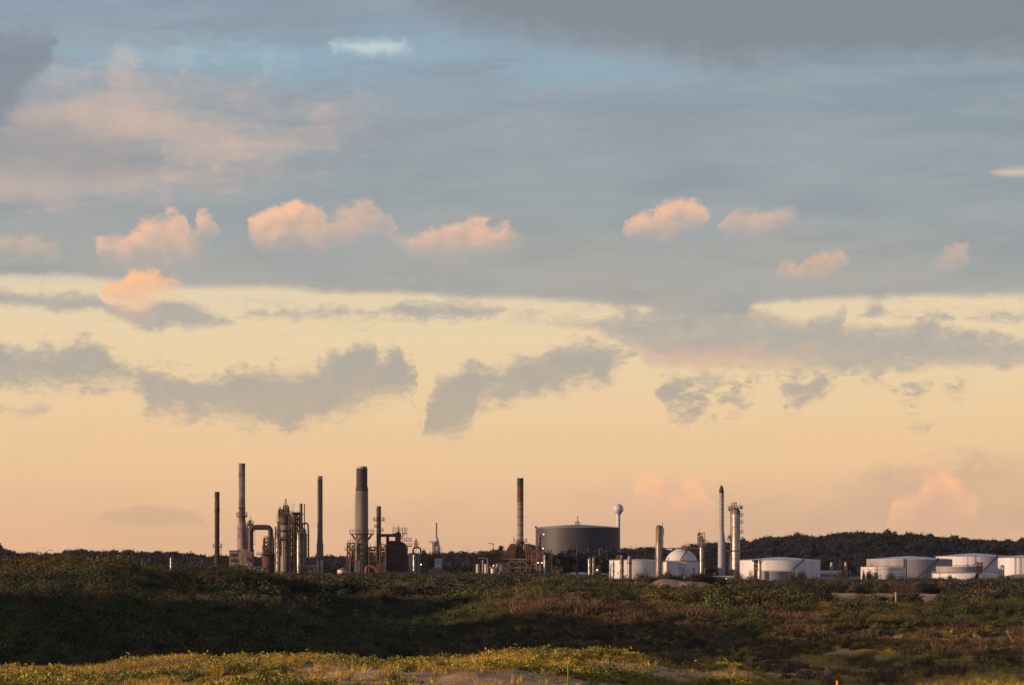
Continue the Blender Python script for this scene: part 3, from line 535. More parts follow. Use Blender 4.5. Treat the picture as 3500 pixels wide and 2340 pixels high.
# ------------------------------------------------------------------ refinery kit
# every thing is laid out in its own plane: columns/rows of the photo scaled to metres at its real distance D
class Thing:
    def __init__(s, name, label, cat, px, D, base, group=None):
        s.k = D/F; s.px = px; s.pb = base; s.D = D
        s.o = bpy.data.objects.new(name, None); s.o.empty_display_size = 1; COL.objects.link(s.o)
        s.o.location = (X(px, D), D, Z(base, D)); tag(s.o, label, cat, group, 'thing')
    def mb(s): return MB(s)
EACH = set('band vent_panel flange drum vent pilaster door window casing pipe riser saddle hoop foot_band rib lift_joint weld_band stiffener wind_girder buttress burner_box valve vent_pipe downpipe roof_fitting flue_band side_shell foot_vessel collar ledge stair_head loop_pipe wall ladder pole strake head_fitting side_pipe overhead_pipe duct hood'.split())
class MB:
    def __init__(s, t): s.t = t; s.v = []; s.f = []; s.mark = []
    def P(s, px, py, d=0.0): return Vector(((px-s.t.px)*s.t.k, d, (s.t.pb-py)*s.t.k))
    def add(s, v, f): n = len(s.v); s.mark.append((n, len(s.f))); s.v += [tuple(a) for a in v]; s.f += [tuple(i+n for i in q) for q in f]
    def lathe(s, px, prof, d=0.0, n=24, top=True, sx=1.0, jit=0.0):
        """prof: (radius in px, row) from the bottom up"""
        v = []; f = []; rg = random.Random(int(px)); k = s.t.k
        for i, (r, py) in enumerate(prof):
            for j in range(n):
                a = 2*math.pi*j/n; q = r*k*(1+jit*(rg.random()-0.5))
                v.append((((px-s.t.px)*k+q*math.cos(a)*sx), d+q*math.sin(a), (s.t.pb-py)*k))
        for i in range(len(prof)-1):
            for j in range(n): f.append((i*n+j, i*n+(j+1) % n, (i+1)*n+(j+1) % n, (i+1)*n+j))
        if top: f.append(tuple((len(prof)-1)*n+j for j in range(n)))
        f.append(tuple(reversed(range(n))))
        s.add(v, f); return s
    def cyl(s, px, pyb, pyt, rb, rt=None, d=0.0, n=24): return s.lathe(px, [(rb, pyb), (rb if rt is None else rt, pyt)], d, n)
    def dome(s, px, pyb, pyt, r, cap, d=0.0, n=24, flatk=1.0):
        """upright vessel with a rounded head of height cap (px)"""
        p = [(r, pyb), (r, pyt+cap)]+[(r*math.cos(a), pyt+cap-cap*math.sin(a)) for a in [R(x) for x in (20, 40, 60, 78)]]
        return s.lathe(px, p, d, n)
    def box(s, x0, x1, y0, y1, dep, d=0.0):
        """columns x0..x1, rows y0 (top)..y1 (bottom), depth in m centred on d"""
        a = s.P(x0, y1, d-dep/2); b = s.P(x1, y0, d+dep/2)
        v = [(x, y, z) for z in (a.z, b.z) for y in (a.y, b.y) for x in (a.x, b.x)]
        s.add(v, [(0, 2, 3, 1), (4, 5, 7, 6), (0, 1, 5, 4), (2, 6, 7, 3), (0, 4, 6, 2), (1, 3, 7, 5)]); return s
    def prism(s, pts, dep, d=0.0):
        n = len(pts); v = [s.P(x, y, d-dep/2) for x, y in pts]+[s.P(x, y, d+dep/2) for x, y in pts]
        s.add(v, [tuple(range(n)), tuple(reversed(range(n, 2*n)))]+[(i, i+n, (i+1) % n+n, (i+1) % n) for i in range(n)]); return s
    def rod(s, A, B, r, n=6):
        A = s.P(*A) if not isinstance(A, Vector) else A; B = s.P(*B) if not isinstance(B, Vector) else B
        w = (B-A).normalized(); u = w.orthogonal().normalized(); x = w.cross(u)
        v = [p+(u*math.cos(2*math.pi*j/n)+x*math.sin(2*math.pi*j/n))*r for p in (A, B) for j in range(n)]
        s.add(v, [(j, (j+1) % n, n+(j+1) % n, n+j) for j in range(n)]+[tuple(reversed(range(n))), tuple(range(n, 2*n))]); return s
    def tube(s, pts, r, bend=0.0, n=12):
        """pipe along (column, row, depth) points with rounded corners, r in px, bend in px"""
        P = [s.P(*p) for p in pts]; k = s.t.k; r *= k; bend *= k
        if bend:
            Q = [P[0]]
            for a, b, c in zip(P, P[1:], P[2:]):
                e = min(bend, (b-a).length*0.49, (c-b).length*0.49); p0 = b+(a-b).normalized()*e; p1 = b+(c-b).normalized()*e
                Q += [(p0*(1-t)+b*t)*(1-t)+(b*(1-t)+p1*t)*t for t in (0, .2, .4, .6, .8, 1)]
            P = Q+[P[-1]]
        v = []; f = []; u = None
        for i, p in enumerate(P):
            w = (P[min(i+1, len(P)-1)]-P[max(i-1, 0)]).normalized()
            u = w.orthogonal().normalized() if u is None else (u-w*u.dot(w)).normalized()
            x = w.cross(u); v += [p+(u*math.cos(2*math.pi*j/n)+x*math.sin(2*math.pi*j/n))*r for j in range(n)]
        for i in range(len(P)-1):
            f += [(i*n+j, i*n+(j+1) % n, (i+1)*n+(j+1) % n, (i+1)*n+j) for j in range(n)]
        f += [tuple(reversed(range(n))), tuple(range((len(P)-1)*n, len(P)*n))]
        s.add(v, f); return s
    def ring(s, px, py, ri, ro, th, d=0.0, n=20):
        """round gallery floor, th px thick"""
        return s.lathe(px, [(ro*0.97, py+th), (ro, py+th*0.5), (ro, py), (ri*0.9, py)], d, n)
    def rail(s, px, py, r, h, d=0.0, n=10, w=0.13):
        """handrail of h px round a gallery"""
        w *= 1.2
        k = s.t.k; c = s.P(px, py, d); pts = [Vector((c.x+r*k*math.cos(2*math.pi*j/n), c.y+r*k*math.sin(2*math.pi*j/n), c.z)) for j in range(n)]
        for j in range(n):
            a, b = pts[j], pts[(j+1) % n]; z = Vector((0, 0, h*k))
            s.rod(a, a+z, w, 4); s.rod(a+z, b+z, w, 4); s.rod(a+z*0.55, b+z*0.55, w*0.7, 4)
        return s
    def deck(s, x0, x1, py, dep, th=2.0, h=8, d=0.0, w=0.10, step=8):
        """straight gallery with handrails"""
        s.box(x0, x1, py, py+th, dep, d); n = max(1, int((x1-x0)/step))
        for y in (d-dep/2, d+dep/2):
            for i in range(n+1): s.rod((x0+(x1-x0)*i/n, py, y), (x0+(x1-x0)*i/n, py-h, y), w, 4)
            for q in (1.0, 0.55): s.rod((x0, py-h*q, y), (x1, py-h*q, y), w*0.85, 4)
        for x in (x0, x1):
            for q in (1.0, 0.55): s.rod((x, py-h*q, d-dep/2), (x, py-h*q, d+dep/2), w*0.85, 4)
        return s
    def truss(s, x0, x1, y0, y1, dep, lv, r=0.26, d=0.0, floors=(), faces='fblr'):
        """open steel frame: four legs, beams and cross bracing, rows y0 (top)..y1"""
        a, b = d-dep/2, d+dep/2; r *= 1.25
        for x in (x0, x1):
            for y in (a, b): s.rod((x, y0, y), (x, y1, y), r*1.25, 6)
        for i in range(lv+1):
            z = y0+(y1-y0)*i/lv
            for y in (a, b): s.rod((x0, z, y), (x1, z, y), r, 5)
            for x in (x0, x1): s.rod((x, z, a), (x, z, b), r, 5)
            if i < lv:
                z2 = y0+(y1-y0)*(i+1)/lv
                for y in (a, b): s.rod((x0, z, y), (x1, z2, y), r*0.8, 4); s.rod((x1, z, y), (x0, z2, y), r*0.8, 4)
                for x in (x0, x1): s.rod((x, z, a), (x, z2, b), r*0.8, 4)
        return s
    def ladder(s, px, y0, y1, d, w=1.3, r=0.07):
        for e in (-w/2, w/2): s.rod((px+e, y0, d), (px+e, y1, d), r, 4)
        n = max(2, int(abs(y1-y0)/2.2))
        for i in range(n): z = y0+(y1-y0)*i/n; s.rod((px-w/2, z, d), (px+w/2, z, d), r*0.7, 4)
        return s
    def out(s, name, m, parent=None, label=None):
        if name in EACH and len(s.mark) > 1:
            for i, (a, b) in enumerate(s.mark):
                q = MB(s.t); e = s.mark[i+1] if i+1 < len(s.mark) else (len(s.v), len(s.f))
                q.v = s.v[a:e[0]]; q.f = [tuple(j-a for j in f) for f in s.f[b:e[1]]]; q.mark = [(0, 0)]; o = q.out(name, m, parent, label)
            return o
        me = bpy.data.meshes.new(name); me.from_pydata(s.v, [], s.f); me.materials.append(MATS[m] if isinstance(m, str) else m)
        me.polygons.foreach_set('use_smooth', [True]*len(me.polygons)); me.set_sharp_from_angle(angle=R(38)); me.update()
        o = bpy.data.objects.new(name, me); COL.objects.link(o); o.parent = parent or s.t.o
        if label: o['label'] = label
        return o
def copy_thing(o, loc, label):
    c = o.copy(); COL.objects.link(c); c.location = loc; c['label'] = label
    for ch in o.children:
        d = ch.copy(); COL.objects.link(d); d.parent = c
        for g in ch.children:
            e = g.copy(); COL.objects.link(e); e.parent = d
    return c

mat('rust_dark', (0.060, 0.032, 0.024), (0.12, 0.055, 0.032), 0.16, 0.85, streak=0.5)
mat('rust_red', (0.100, 0.036, 0.028), (0.060, 0.025, 0.022), 0.15, 0.85, streak=0.35)
mat('rust_orange', (0.36, 0.115, 0.045), (0.20, 0.07, 0.035), 0.3, 0.8)
mat('pale_mottled', (0.34, 0.28, 0.28), (0.15, 0.08, 0.068), 0.17, 0.9, streak=0.6, lo=0.45, hi=0.60)
mat('pale_brick', (0.30, 0.235, 0.225), (0.16, 0.095, 0.08), 0.22, 0.9, lo=0.42, hi=0.58, c3=None)
mat('concrete_grey', (0.20, 0.18, 0.175), (0.13, 0.115, 0.105), 0.12, 0.9, streak=0.25)
mat('concrete_buff', (0.215, 0.185, 0.145), (0.145, 0.125, 0.10), 0.10, 0.9, streak=0.3)
mat('soot', (0.034, 0.033, 0.035), (0.055, 0.05, 0.048), 0.2, 0.85)
mat('cap_pale', (0.50, 0.44, 0.37), (0.3, 0.25, 0.2), 0.3, 0.85)
mat('steel_dark', (0.045, 0.040, 0.040), (0.085, 0.055, 0.04), 0.4, 0.7)
mat('steel_brown', (0.11, 0.072, 0.058), (0.17, 0.092, 0.06), 0.35, 0.8)
mat('steel_red', (0.075, 0.030, 0.026), (0.048, 0.024, 0.022), 0.3, 0.8)
mat('duct_grey', (0.040, 0.034, 0.038), (0.062, 0.036, 0.030), 0.12, 0.6)
mat('cladding', (0.43, 0.39, 0.34), (0.22, 0.17, 0.13), 0.22, 0.40, metal=0.85, streak=0.25, lo=0.40, hi=0.68)
mat('cladding_dull', (0.30, 0.275, 0.25), (0.17, 0.14, 0.12), 0.2, 0.48, metal=0.7, streak=0.3)
mat('column_grey', (0.20, 0.19, 0.19), (0.16, 0.13, 0.115), 0.12, 0.55, streak=0.3)
mat('tank_white', (0.64, 0.62, 0.66), (0.46, 0.39, 0.37), 0.16, 0.55, streak=0.07, lo=0.50, hi=0.74)
mat('tank_roof', (0.62, 0.62, 0.70), (0.52, 0.51, 0.56), 0.1, 0.5)
mat('tank_grey', (0.26, 0.265, 0.32), (0.21, 0.21, 0.245), 0.10, 0.6, streak=0.15)
mat('tank_stained', (0.31, 0.30, 0.34), (0.22, 0.205, 0.225), 0.16, 0.65, streak=0.08, lo=0.42, hi=0.66)
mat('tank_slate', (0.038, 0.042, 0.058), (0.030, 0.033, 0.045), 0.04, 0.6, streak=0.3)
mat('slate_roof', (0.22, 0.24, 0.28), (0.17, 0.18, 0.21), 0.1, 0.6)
mat('stair_rust', (0.085, 0.055, 0.048), (0.06, 0.038, 0.036), 0.5, 0.8)
mat('flare_grey', (0.36, 0.35, 0.38), (0.28, 0.20, 0.17), 0.16, 0.7, streak=0.35, lo=0.5, hi=0.75)
mat('shed_white', (0.56, 0.52, 0.51), (0.42, 0.36, 0.34), 0.3, 0.7)
mat('shed_grey', (0.36, 0.37, 0.42), (0.28, 0.28, 0.3), 0.3, 0.7)
mat('red_paint', (0.55, 0.03, 0.03), None, rough=0.5)
mat('window_dark', (0.02, 0.022, 0.03), None, rough=0.2)
mat('lamp_glow', (1.0, 0.82, 0.52), None, emit=9.0)
mat('post_wood', (0.45, 0.36, 0.20), (0.30, 0.22, 0.12), 3.0, 0.85)
mat('post_yellow', (0.60, 0.50, 0.22), (0.5, 0.36, 0.14), 2.0, 0.7)
mat('post_orange', (0.85, 0.30, 0.04), None, rough=0.6)
mat('post_green', (0.20, 0.24, 0.06), (0.14, 0.15, 0.05), 6.0, 0.8)

mat('hood_rust', (0.20, 0.088, 0.060), (0.12, 0.06, 0.045), 0.18, 0.85, streak=0.4)
mat('frame_tan', (0.24, 0.155, 0.115), (0.15, 0.085, 0.062), 0.3, 0.85)
B = 1986   # row of the plant floor at 2 km
# ---- far left small columns
def slim(px, D, top, w, label, base=B, m='cladding', group=None, gal=(), hat=True, pipe=True, cat='process column'):
    t = Thing('process_column', label, cat, px, D, base, group)
    t.mb().dome(px, base, top, w/2, w*0.45).out('shell', m)
    if hat: t.mb().tube([(px, top+1, 0), (px, top-w*0.5, 0), (px+w*0.55, top-w*0.5, 0), (px+w*0.55, top+w*1.6, 0)], max(0.5, w*0.11), w*0.3, 8).out('vent_pipe', 'steel_brown')
    if pipe: t.mb().tube([(px+w*0.62, base, -0.4), (px+w*0.62, top+w*1.2, -0.4), (px+w*0.3, top+w*0.9, -0.2)], max(0.45, w*0.10), 2, 8).out('side_pipe', 'cladding_dull')
    for g in gal:
        q = t.mb().ring(px, g, w/2, w/2+3.2, 1.1, n=14).out('gallery', 'steel_brown'); t.mb().rail(px, g, w/2+3.0, 4.6, n=8, w=0.07).out('handrail', 'steel_brown', q)
    return t
slim(690, 2060, 1914, 8, 'short rusty process column with two silver bands left of the lumpy dark stack', m='steel_brown', gal=(1926, 1936))
slim(585, 2100, 1903, 8, 'lone short rust and silver column rising behind the left dune', m='cladding', gal=(1916, 1930))
t = Thing('control_shed', 'long low white roofed shed behind the left dune with a rusty box on it', 'shed', 522, 1950, 1986)
t.mb().box(491, 553, 1958, 1986, 8).out('wall', 'shed_grey'); t.mb().prism([(489, 1958.5), (491, 1954.5), (553, 1954.5), (555, 1958.5)], 9).out('roof', 'shed_white')
t.mb().box(497, 512, 1947, 1954.4, 4).out('rooftop_box', 'rust_orange'); t.mb().box(534, 543, 1948, 1954.4, 4).out('rooftop_hut', 'shed_white')
t = Thing('small_hut', 'tiny pale hut beside the lone short column', 'hut', 567, 1960, 1986)
t.mb().box(561, 573, 1950, 1986, 4).out('wall', 'shed_white'); t.mb().prism([(560, 1950), (567, 1947.5), (574, 1950)], 4.6).out('roof', 'rust_orange')

# ---- lumpy dark stack
t = Thing('chimney', 'narrow dark rusty stack with a lumpy outline, leftmost of the tall stacks', 'chimney', 742, 2050, B)
rg = random.Random(4); p = [(10.5, 1936), (9.0, 1900), (8.2, 1872)]
for i in range(34):
    y = 1868-i*5.5; p.append((8.0+(1.7 if 1690 < y < 1770 else 0.5)*(rg.random()-0.25), y))
p += [(8.6, 1683), (8.6, 1680)]
t.mb().lathe(742, p, n=18, jit=0.07).out('shaft', mat('rust_black', (0.050, 0.030, 0.026), (0.13, 0.085, 0.055), 0.10, 0.9, streak=0.4, lo=0.5, hi=0.66))
t.mb().box(714, 752, 1935, B, 9).out('plinth', 'steel_red'); t.mb().box(712, 754, 1932.5, 1934.7, 10).out('coping', 'steel_brown')
g = t.mb().ring(743, 1866, 8, 16.5, 3.0).out('gallery', 'steel_dark'); t.mb().rail(743, 1866, 16, 9).out('handrail', 'steel_brown', g)
t.mb().ladder(754, 1866, 1936, -0.5, 2.2).out('ladder', 'steel_dark')
t.mb().box(757, 763, 1897, 1899, 3).rod((757, 1898, 0), (757, 1866, 0), 0.12).out('landing', 'steel_dark')

# ---- mottled pale stack on its boiler house
t = Thing('chimney', 'tallest stack, pale and mottled with rust, tapering out below its gallery', 'chimney', 826.5, 2010, B)
t.mb().lathe(826.8, [(18.5, 1935), (17.8, 1880), (16.6, 1800), (12.6, 1776), (11.6, 1745), (11.2, 1700), (11.2, 1585)], n=28).out('shaft', 'pale_mottled')
t.mb().lathe(826.8, [(11.5, 1586.5), (11.5, 1583), (10.5, 1583)], n=28).out('rim', 'rust_dark')
t.mb().lathe(826.8, [(11.7, 1622), (11.7, 1620)], n=28).lathe(826.8, [(12.6, 1737), (12.6, 1734)], n=28).out('band', 'rust_red')
g = t.mb().ring(826.5, 1760, 11.5, 19, 6.5).out('gallery', 'pale_mottled'); t.mb().rail(826.5, 1760, 18.5, 10, n=12).out('handrail', 'steel_brown', g)
m_ = t.mb()
for a in (-0.6, 0.9): m_.ladder(826.5+12.5*math.sin(a), 1590, 1760, -2.6, 1.8, 0.06)
m_.out('ladder', 'steel_dark')
t = Thing('boiler_house', 'blocky brick boiler house around the foot of the tallest pale stack', 'boiler house', 838, 2002, B)
t.mb().box(818, 864, 1876, 1936, 16, 2).out('tower_block', 'pale_brick'); t.mb().box(786.5, 817, 1882, 1936, 12).out('side_block', 'pale_brick')
t.mb().box(785, 818.5, 1879.5, 1882, 13).out('coping', 'steel_brown'); t.mb().box(777, 870, 1936, B, 18, 1).out('base_block', 'pale_brick')
t.mb().box(774, 873, 1933, 1936, 20, 1).out('ledge', 'steel_brown')
m_ = t.mb()
for i in range(3): m_.box(790+i*9, 795+i*9, 1890, 1900, 0.4, -6.1).box(790+i*9, 795+i*9, 1910, 1920, 0.4, -6.1)
m_.out('vent_panel', 'rust_dark')
m_ = t.mb()
for x in (783, 797, 812, 828, 846, 862): m_.rod((x, 1940, -8.4), (x, B, -8.4), 0.35)
m_.out('pilaster', 'steel_brown')
t.mb().rod((838, 1903, -6.5), (850, 1934, -8), 0.3).rod((841, 1903, -6.5), (853, 1934, -8), 0.3).out('stair', 'cladding_dull')
t = Thing('vent_vessel', 'small vent drum on a railed frame between the pale stack and the big arched duct', 'vessel', 856, 2000, 1876)
t.mb().truss(846, 862, 1789, 1876, 4, 4, 0.2).out('frame', 'steel_brown'); t.mb().dome(854, 1800, 1776, 4.5, 3).out('drum', 'steel_brown'); t.mb().cyl(856.5, 1778, 1763, 1.6).out('vent_pipe', 'cladding_dull')
t.mb().deck(846, 866, 1787, 5, 1.4, 6).out('gallery', 'steel_brown'); t.mb().tube([(850, 1788, -2), (850, 1778, -2), (865, 1778, -2), (866, 1795, -2)], 0.9, 3).out('bypass_pipe', 'cladding_dull')
t = Thing('flue_duct', 'thick dark flue duct arching down like an upturned U', 'duct', 892, 1996, 1890)
t.mb().tube([(857.5, 1882, -1), (857.5, 1801, -1), (925, 1801, -1), (925.5, 1832, -1), (923, 1850, -1), (923, 1884, -1)], 8.9, 17, 20).out('duct', 'duct_grey')
t.mb().tube([(857.5, 1846, -1), (857.5, 1842, -1)], 9.6, 0, 20).tube([(923.3, 1838, -1), (923.2, 1835, -1)], 9.6, 0, 20).tube([(890, 1801, -1), (893, 1801, -1)], 9.5, 0, 20).out('flange', 'steel_dark')
t.mb().box(866, 872, 1813, 1815, 3).box(866, 873, 1857, 1859, 3).rod((872, 1813, -1), (872, 1860, -1), 0.12).out('landing', 'steel_dark')

# ---- dark red reactor and its frame
t = Thing('reactor_vessel', 'squat dark red reactor drum under the right leg of the arched duct', 'reactor', 919, 1990, B)
t.mb().lathe(919, [(23, B), (23, 1895), (16, 1884), (8, 1882)], n=28).out('shell', 'steel_red'); t.mb().lathe(919, [(23.6, 1942), (23.6, 1939)], n=28).lathe(919, [(23.6, 1898), (23.6, 1895)], n=28).out('band', 'rust_dark')
t.mb().tube([(872, 1972, -6), (872, 1938, -6), (905, 1938, -6)], 2.2, 5).out('feed_pipe', 'cladding_dull')
t = Thing('steel_frame', 'stepped dark steel frame with landings round the duct above the red reactor', 'steel frame', 915, 1985, 1892)
t.mb().truss(903, 934, 1839, 1892, 9, 4, 0.26).out('frame', 'steel_dark'); t.mb().rod((903, 1838, -4), (898, 1892, -4), 0.3).rod((908, 1838, -4), (899, 1870, -4), 0.2).out('raker', 'steel_dark')
for a, b, c in ((903, 952, 1838), (897, 938, 1870), (878, 920, 1892)): t.mb().deck(a, b, c, 9.4, 2.6, 7).out('gallery', 'steel_dark')
t.mb().dome(930, 1885, 1862, 5, 3).dome(912, 1886, 1868, 4, 2.5).cyl(920, 1888, 1850, 1.6).out('drum', 'steel_dark')

# ---- main distillation group
slim(949.5, 1978, 1781, 11, 'slim gold lit silver column at the left edge of the crowded tower group', gal=(1812, 1832, 1870), hat=False)
t = Thing('distillation_tower', 'thick dull grey tower with a dark crowded head of vents, biggest of the tower group', 'distillation tower', 975, 1985, B)
t.mb().dome(976, B, 1770, 18.5, 7, n=28).out('shell', 'column_grey')
t.mb().lathe(975, [(21, 1792), (24, 1785), (24, 1768), (20, 1758), (12, 1754)], n=24).out('head', 'steel_dark')
for a, b, c in ((949, 1000, 1760), (945, 998, 1812), (994, 1003, 1850), (944, 999, 1842)): t.mb().deck(a, b, c, 13, 2, 7).out('gallery', 'steel_dark')
for x, y0, y1, r, m in ((957, 1758, 1731, 2.4, 'steel_dark'), (962, 1758, 1738, 1.4, 'steel_brown'), (977, 1755, 1704, 2.3, 'steel_brown'), (971, 1755, 1716, 1.0, 'steel_dark'), (983, 1755, 1722, 0.9, 'steel_dark'), (988, 1756, 1734, 1.4, 'steel_dark'), (953, 1758, 1745, 1.2, 'steel_dark'), (998, 1756, 1722, 0.5, 'steel_dark')):
    t.mb().cyl(x, y0, y1, r, n=10).out('vent', m)
t.mb().truss(969, 986, 1728, 1756, 5, 3, 0.2).truss(953, 966, 1740, 1758, 5, 2, 0.2).out('vent_frame', 'steel_dark')
t.mb().tube([(967, 1756, -3), (967, 1744, -3), (992, 1744, -3), (995, 1790, -3)], 1.3, 4).tube([(948, 1800, -4), (948, 1765, -4), (960, 1765, -4)], 1.2, 4).out('overhead_pipe', 'duct_grey')
m_ = t.mb()
for y in range(1800, 1980, 17): m_.ring(976, y, 18, 19.1, 1.2)
m_.out('stiffener', 'column_grey')
t.mb().ladder(962, 1790, 1980, -4.2, 2.0).out('ladder', 'steel_brown')
t = Thing('pipe_riser', 'bundle of dark upright pipes on the shaded side of the thick grey tower', 'pipes', 998, 1975, B)
for i, x in enumerate((994, 998, 1001)): t.mb().tube([(x, B, i*0.6), (x, 1774+7*i, i*0.6), (x-6, 1772+7*i, 2)], 1.5, 4).out('pipe', ('steel_dark', 'duct_grey', 'steel_red')[i])
m_ = t.mb()
for y in range(1800, 1975, 13): m_.box(990, 1006, y, y+1.3, 5)
m_.out('bracket', 'steel_dark')
for y in (1782, 1812, 1846, 1878, 1916, 1952): t.mb().deck(988, 1006, y, 6, 1.6, 6, step=6).out('gallery', 'steel_brown')
t.mb().truss(988, 1006, 1760, B, 6, 12, 0.16).out('frame', 'steel_brown')
t = Thing('lattice_tower', 'open cross braced steel tower between the thick grey tower and the twin flues', 'steel tower', 1008, 1992, B)
t.mb().truss(1003, 1024, 1752, B, 9, 11, 0.24).out('frame', 'steel_dark')
t.mb().truss(1010, 1017, 1752, B, 4, 16, 0.2, -1).out('stair_tower', 'steel_dark')
for y in (1754, 1787, 1822, 1850, 1884, 1905, 1940): t.mb().deck(998, 1026, y, 9.6, 1.6, 6).out('gallery', 'steel_dark')
t.mb().rod((1004, 1752, 0), (1004, 1720, 0), 0.12).rod((1004, 1721, 0), (1010, 1722, 0), 0.1).rod((997, 1754, 0), (997, 1738, 0), 0.12).out('lamp_mast', 'steel_dark')
t.mb().dome(1021, 1905, 1880, 5, 3).dome(1013, 1966, 1930, 6, 4).cyl(1006, 1884, 1868, 3.2).out('drum', 'steel_brown')
t.mb().tube([(1001, 1960, -4), (1001, 1895, -4), (1028, 1895, -4)], 1.3, 4).tube([(1010, 1950, -5), (1020, 1950, -5), (1020, 1915, -5), (1031, 1915, -5)], 1.2, 4).out('pipe', 'cladding_dull')
t = Thing('steel_frame', 'tall thin framework of pipes round the silver columns, left edge of the tower group', 'steel frame', 947, 1972, B)
t.mb().truss(941, 956, 1800, B, 5, 10, 0.14).out('frame', 'steel_brown')
for y in (1826, 1858, 1892, 1926): t.mb().deck(938, 958, y, 6, 1.5, 6, step=6).out('gallery', 'steel_dark')
m_ = t.mb()
for i, x in enumerate((942, 945, 953)): m_.tube([(x, B, -3), (x, 1818+i*17, -3), (x+8, 1816+i*17, -2)], 0.9, 3, 8)
m_.out('pipe', 'cladding_dull')
t = Thing('steel_frame', 'dark framework with small drums between the open tower and the domed silver column', 'steel frame', 1014, 1978, B)
t.mb().truss(1009, 1022, 1830, B, 5, 9, 0.15).out('frame', 'steel_dark')
for y in (1840, 1872, 1910, 1946): t.mb().deck(1006, 1026, y, 6, 1.5, 6, step=6).out('gallery', 'steel_brown')
t.mb().dome(1012, 1872, 1856, 4, 2, -1).dome(1018, 1910, 1890, 5, 2.5, -1).dome(1012, B, 1956, 5, 2.5, -1).out('drum', 'cladding_dull')
t = Thing('twin_flue', 'pair of slender olive flues, one thick one thin, behind the domed silver column', 'flue', 1032, 2000, B)
t.mb().cyl(1028.6, B, 1720, 5.6, n=16).out('thick_flue', 'concrete_buff'); t.mb().cyl(1040.6, B, 1721, 1.7, n=10).out('thin_flue', 'rust_dark')
t.mb().lathe(1028.6, [(6.1, 1757), (6.1, 1755)], n=16).lathe(1028.6, [(6.1, 1776), (6.1, 1774)], n=16).out('band', 'steel_dark')
t.mb().rod((1017, 1756, 0), (1041, 1756, 0), 0.25).rod((1017, 1776, 0), (1024, 1776, 0), 0.25).out('brace', 'steel_dark')
t = Thing('process_column', 'domed silver column with golden left flank beside the dark hooked pipe', 'process column', 1030, 1975, B)
t.mb().dome(1037, B, 1803, 9.5, 11, 1.5).out('shell', 'column_grey'); t.mb().dome(1022, B, 1815, 7.2, 5, -1.5).out('side_shell', 'cladding')
m_ = t.mb()
for y in (1838, 1866, 1898, 1925, 1948): m_.ring(1022, y, 7, 8.1, 1.3, -1.5)
m_.lathe(1037, [(10, 1839), (10, 1837)], 1.5).out('band', 'steel_brown')
for y in (1822, 1890, 1938): t.mb().deck(1012, 1048 if y > 1900 else 1034, y, 8, 1.5, 6, -1).out('gallery', 'steel_brown')
t.mb().tube([(1033.5, 1806, 0), (1033.5, 1787, 0), (1053, 1787, 0), (1054, 1820, 0), (1054, 1930, 0)], 2.9, 9, 14).out('hooked_pipe', 'steel_dark')
t.mb().tube([(1048.5, B, -1), (1048.5, 1822, -1)], 1.1).out('side_pipe', 'cladding_dull')
m_ = t.mb()
for y in (1828, 1842, 1858, 1874, 1890): m_.box(1046, 1059, y, y+1.4, 3)
m_.out('bracket', 'steel_dark')
t.mb().box(1012, 1060, 1938, 1940, 6).out('pipe_bridge', 'steel_dark')

# ---- slender concrete stack
t = Thing('chimney', 'slender plain grey stack with a thicker foot, standing clear between the two groups', 'chimney', 1093.5, 2030, B)
t.mb().lathe(1093.7, [(11.6, 1912), (11.6, 1862), (9.4, 1846), (9.2, 1800), (9.0, 1640)], n=24).out('shaft', 'concrete_grey')
t.mb().lathe(1093.7, [(9.1, 1640), (9.2, 1626), (8.4, 1626)], n=24).out('cap', 'cap_pale'); t.mb().lathe(1093.7, [(9.6, 1641.5), (9.6, 1638.5)], n=24).lathe(1093.7, [(9.9, 1848), (9.9, 1845.5)], n=24).out('band', 'soot')
t.mb().dome(1087, B, 1912, 4.2, 2, -2).dome(1097, B, 1912, 6.5, 2, -1).out('foot_vessel', 'cladding')
m_ = t.mb()
for y in (1914, 1928, 1942, 1956): m_.ring(1094, y, 9, 11.8, 1.2)
m_.out('foot_band', 'steel_brown'); t.mb().ladder(1101, 1640, 1912, -1.6, 1.8).out('ladder', 'steel_dark')

# ---- broad dark-topped stack
t = Thing('chimney', 'broadest stack, buff concrete with a black upper third and pale cap', 'chimney', 1236.8, 1980, B)
n_ = 30
t.mb().lathe(1236.8, [(23.5, B), (22.4, 1900), (21.6, 1800), (21.3, 1677)], n=n_).out('shaft', 'concrete_buff')
t.mb().lathe(1236.8, [(20.9, 1677), (20.9, 1664), (19.0, 1664), (19.0, 1600), (18.0, 1600)], n=n_).out('upper_shaft', 'soot')
t.mb().lathe(1236.8, [(17.9, 1600), (17.9, 1593), (16.5, 1593)], n=n_).out('cap', 'cap_pale')
t.mb().lathe(1236.8, [(19.6, 1604), (19.6, 1601)], n=n_).lathe(1236.8, [(21.8, 1672), (21.8, 1668)], n=n_).out('collar', 'rust_dark')
m_ = t.mb()
for i in range(26): y = 1688+i*9.6; r = 21.45+0.9*max(0, (y-1677)/270)+0.15*(y > 1800); m_.lathe(1236.8, [(r+0.35, y+1.1), (r+0.35, y)], n=n_)
m_.out('lift_joint', 'concrete_grey')
g = t.mb().ring(1236.8, 1822, 22, 42.5, 2.6, n=24).out('gallery', 'steel_brown'); t.mb().rail(1236.8, 1822, 42, 13, n=18, w=0.1).out('handrail', 'steel_brown', g)
m_ = t.mb()
for j in range(12):
    a = 2*math.pi*j/12; c, s_ = math.cos(a), math.sin(a); k = t.k; m_.rod(Vector((c*38*k, s_*38*k, (B-1824)*k)), Vector((c*22.5*k, s_*22.5*k, (B-1845)*k)), 0.3)
m_.out('bracket', 'steel_brown')
m_ = t.mb().ladder(1214, 1822, 1690, -3.4, 2.0, 0.06)
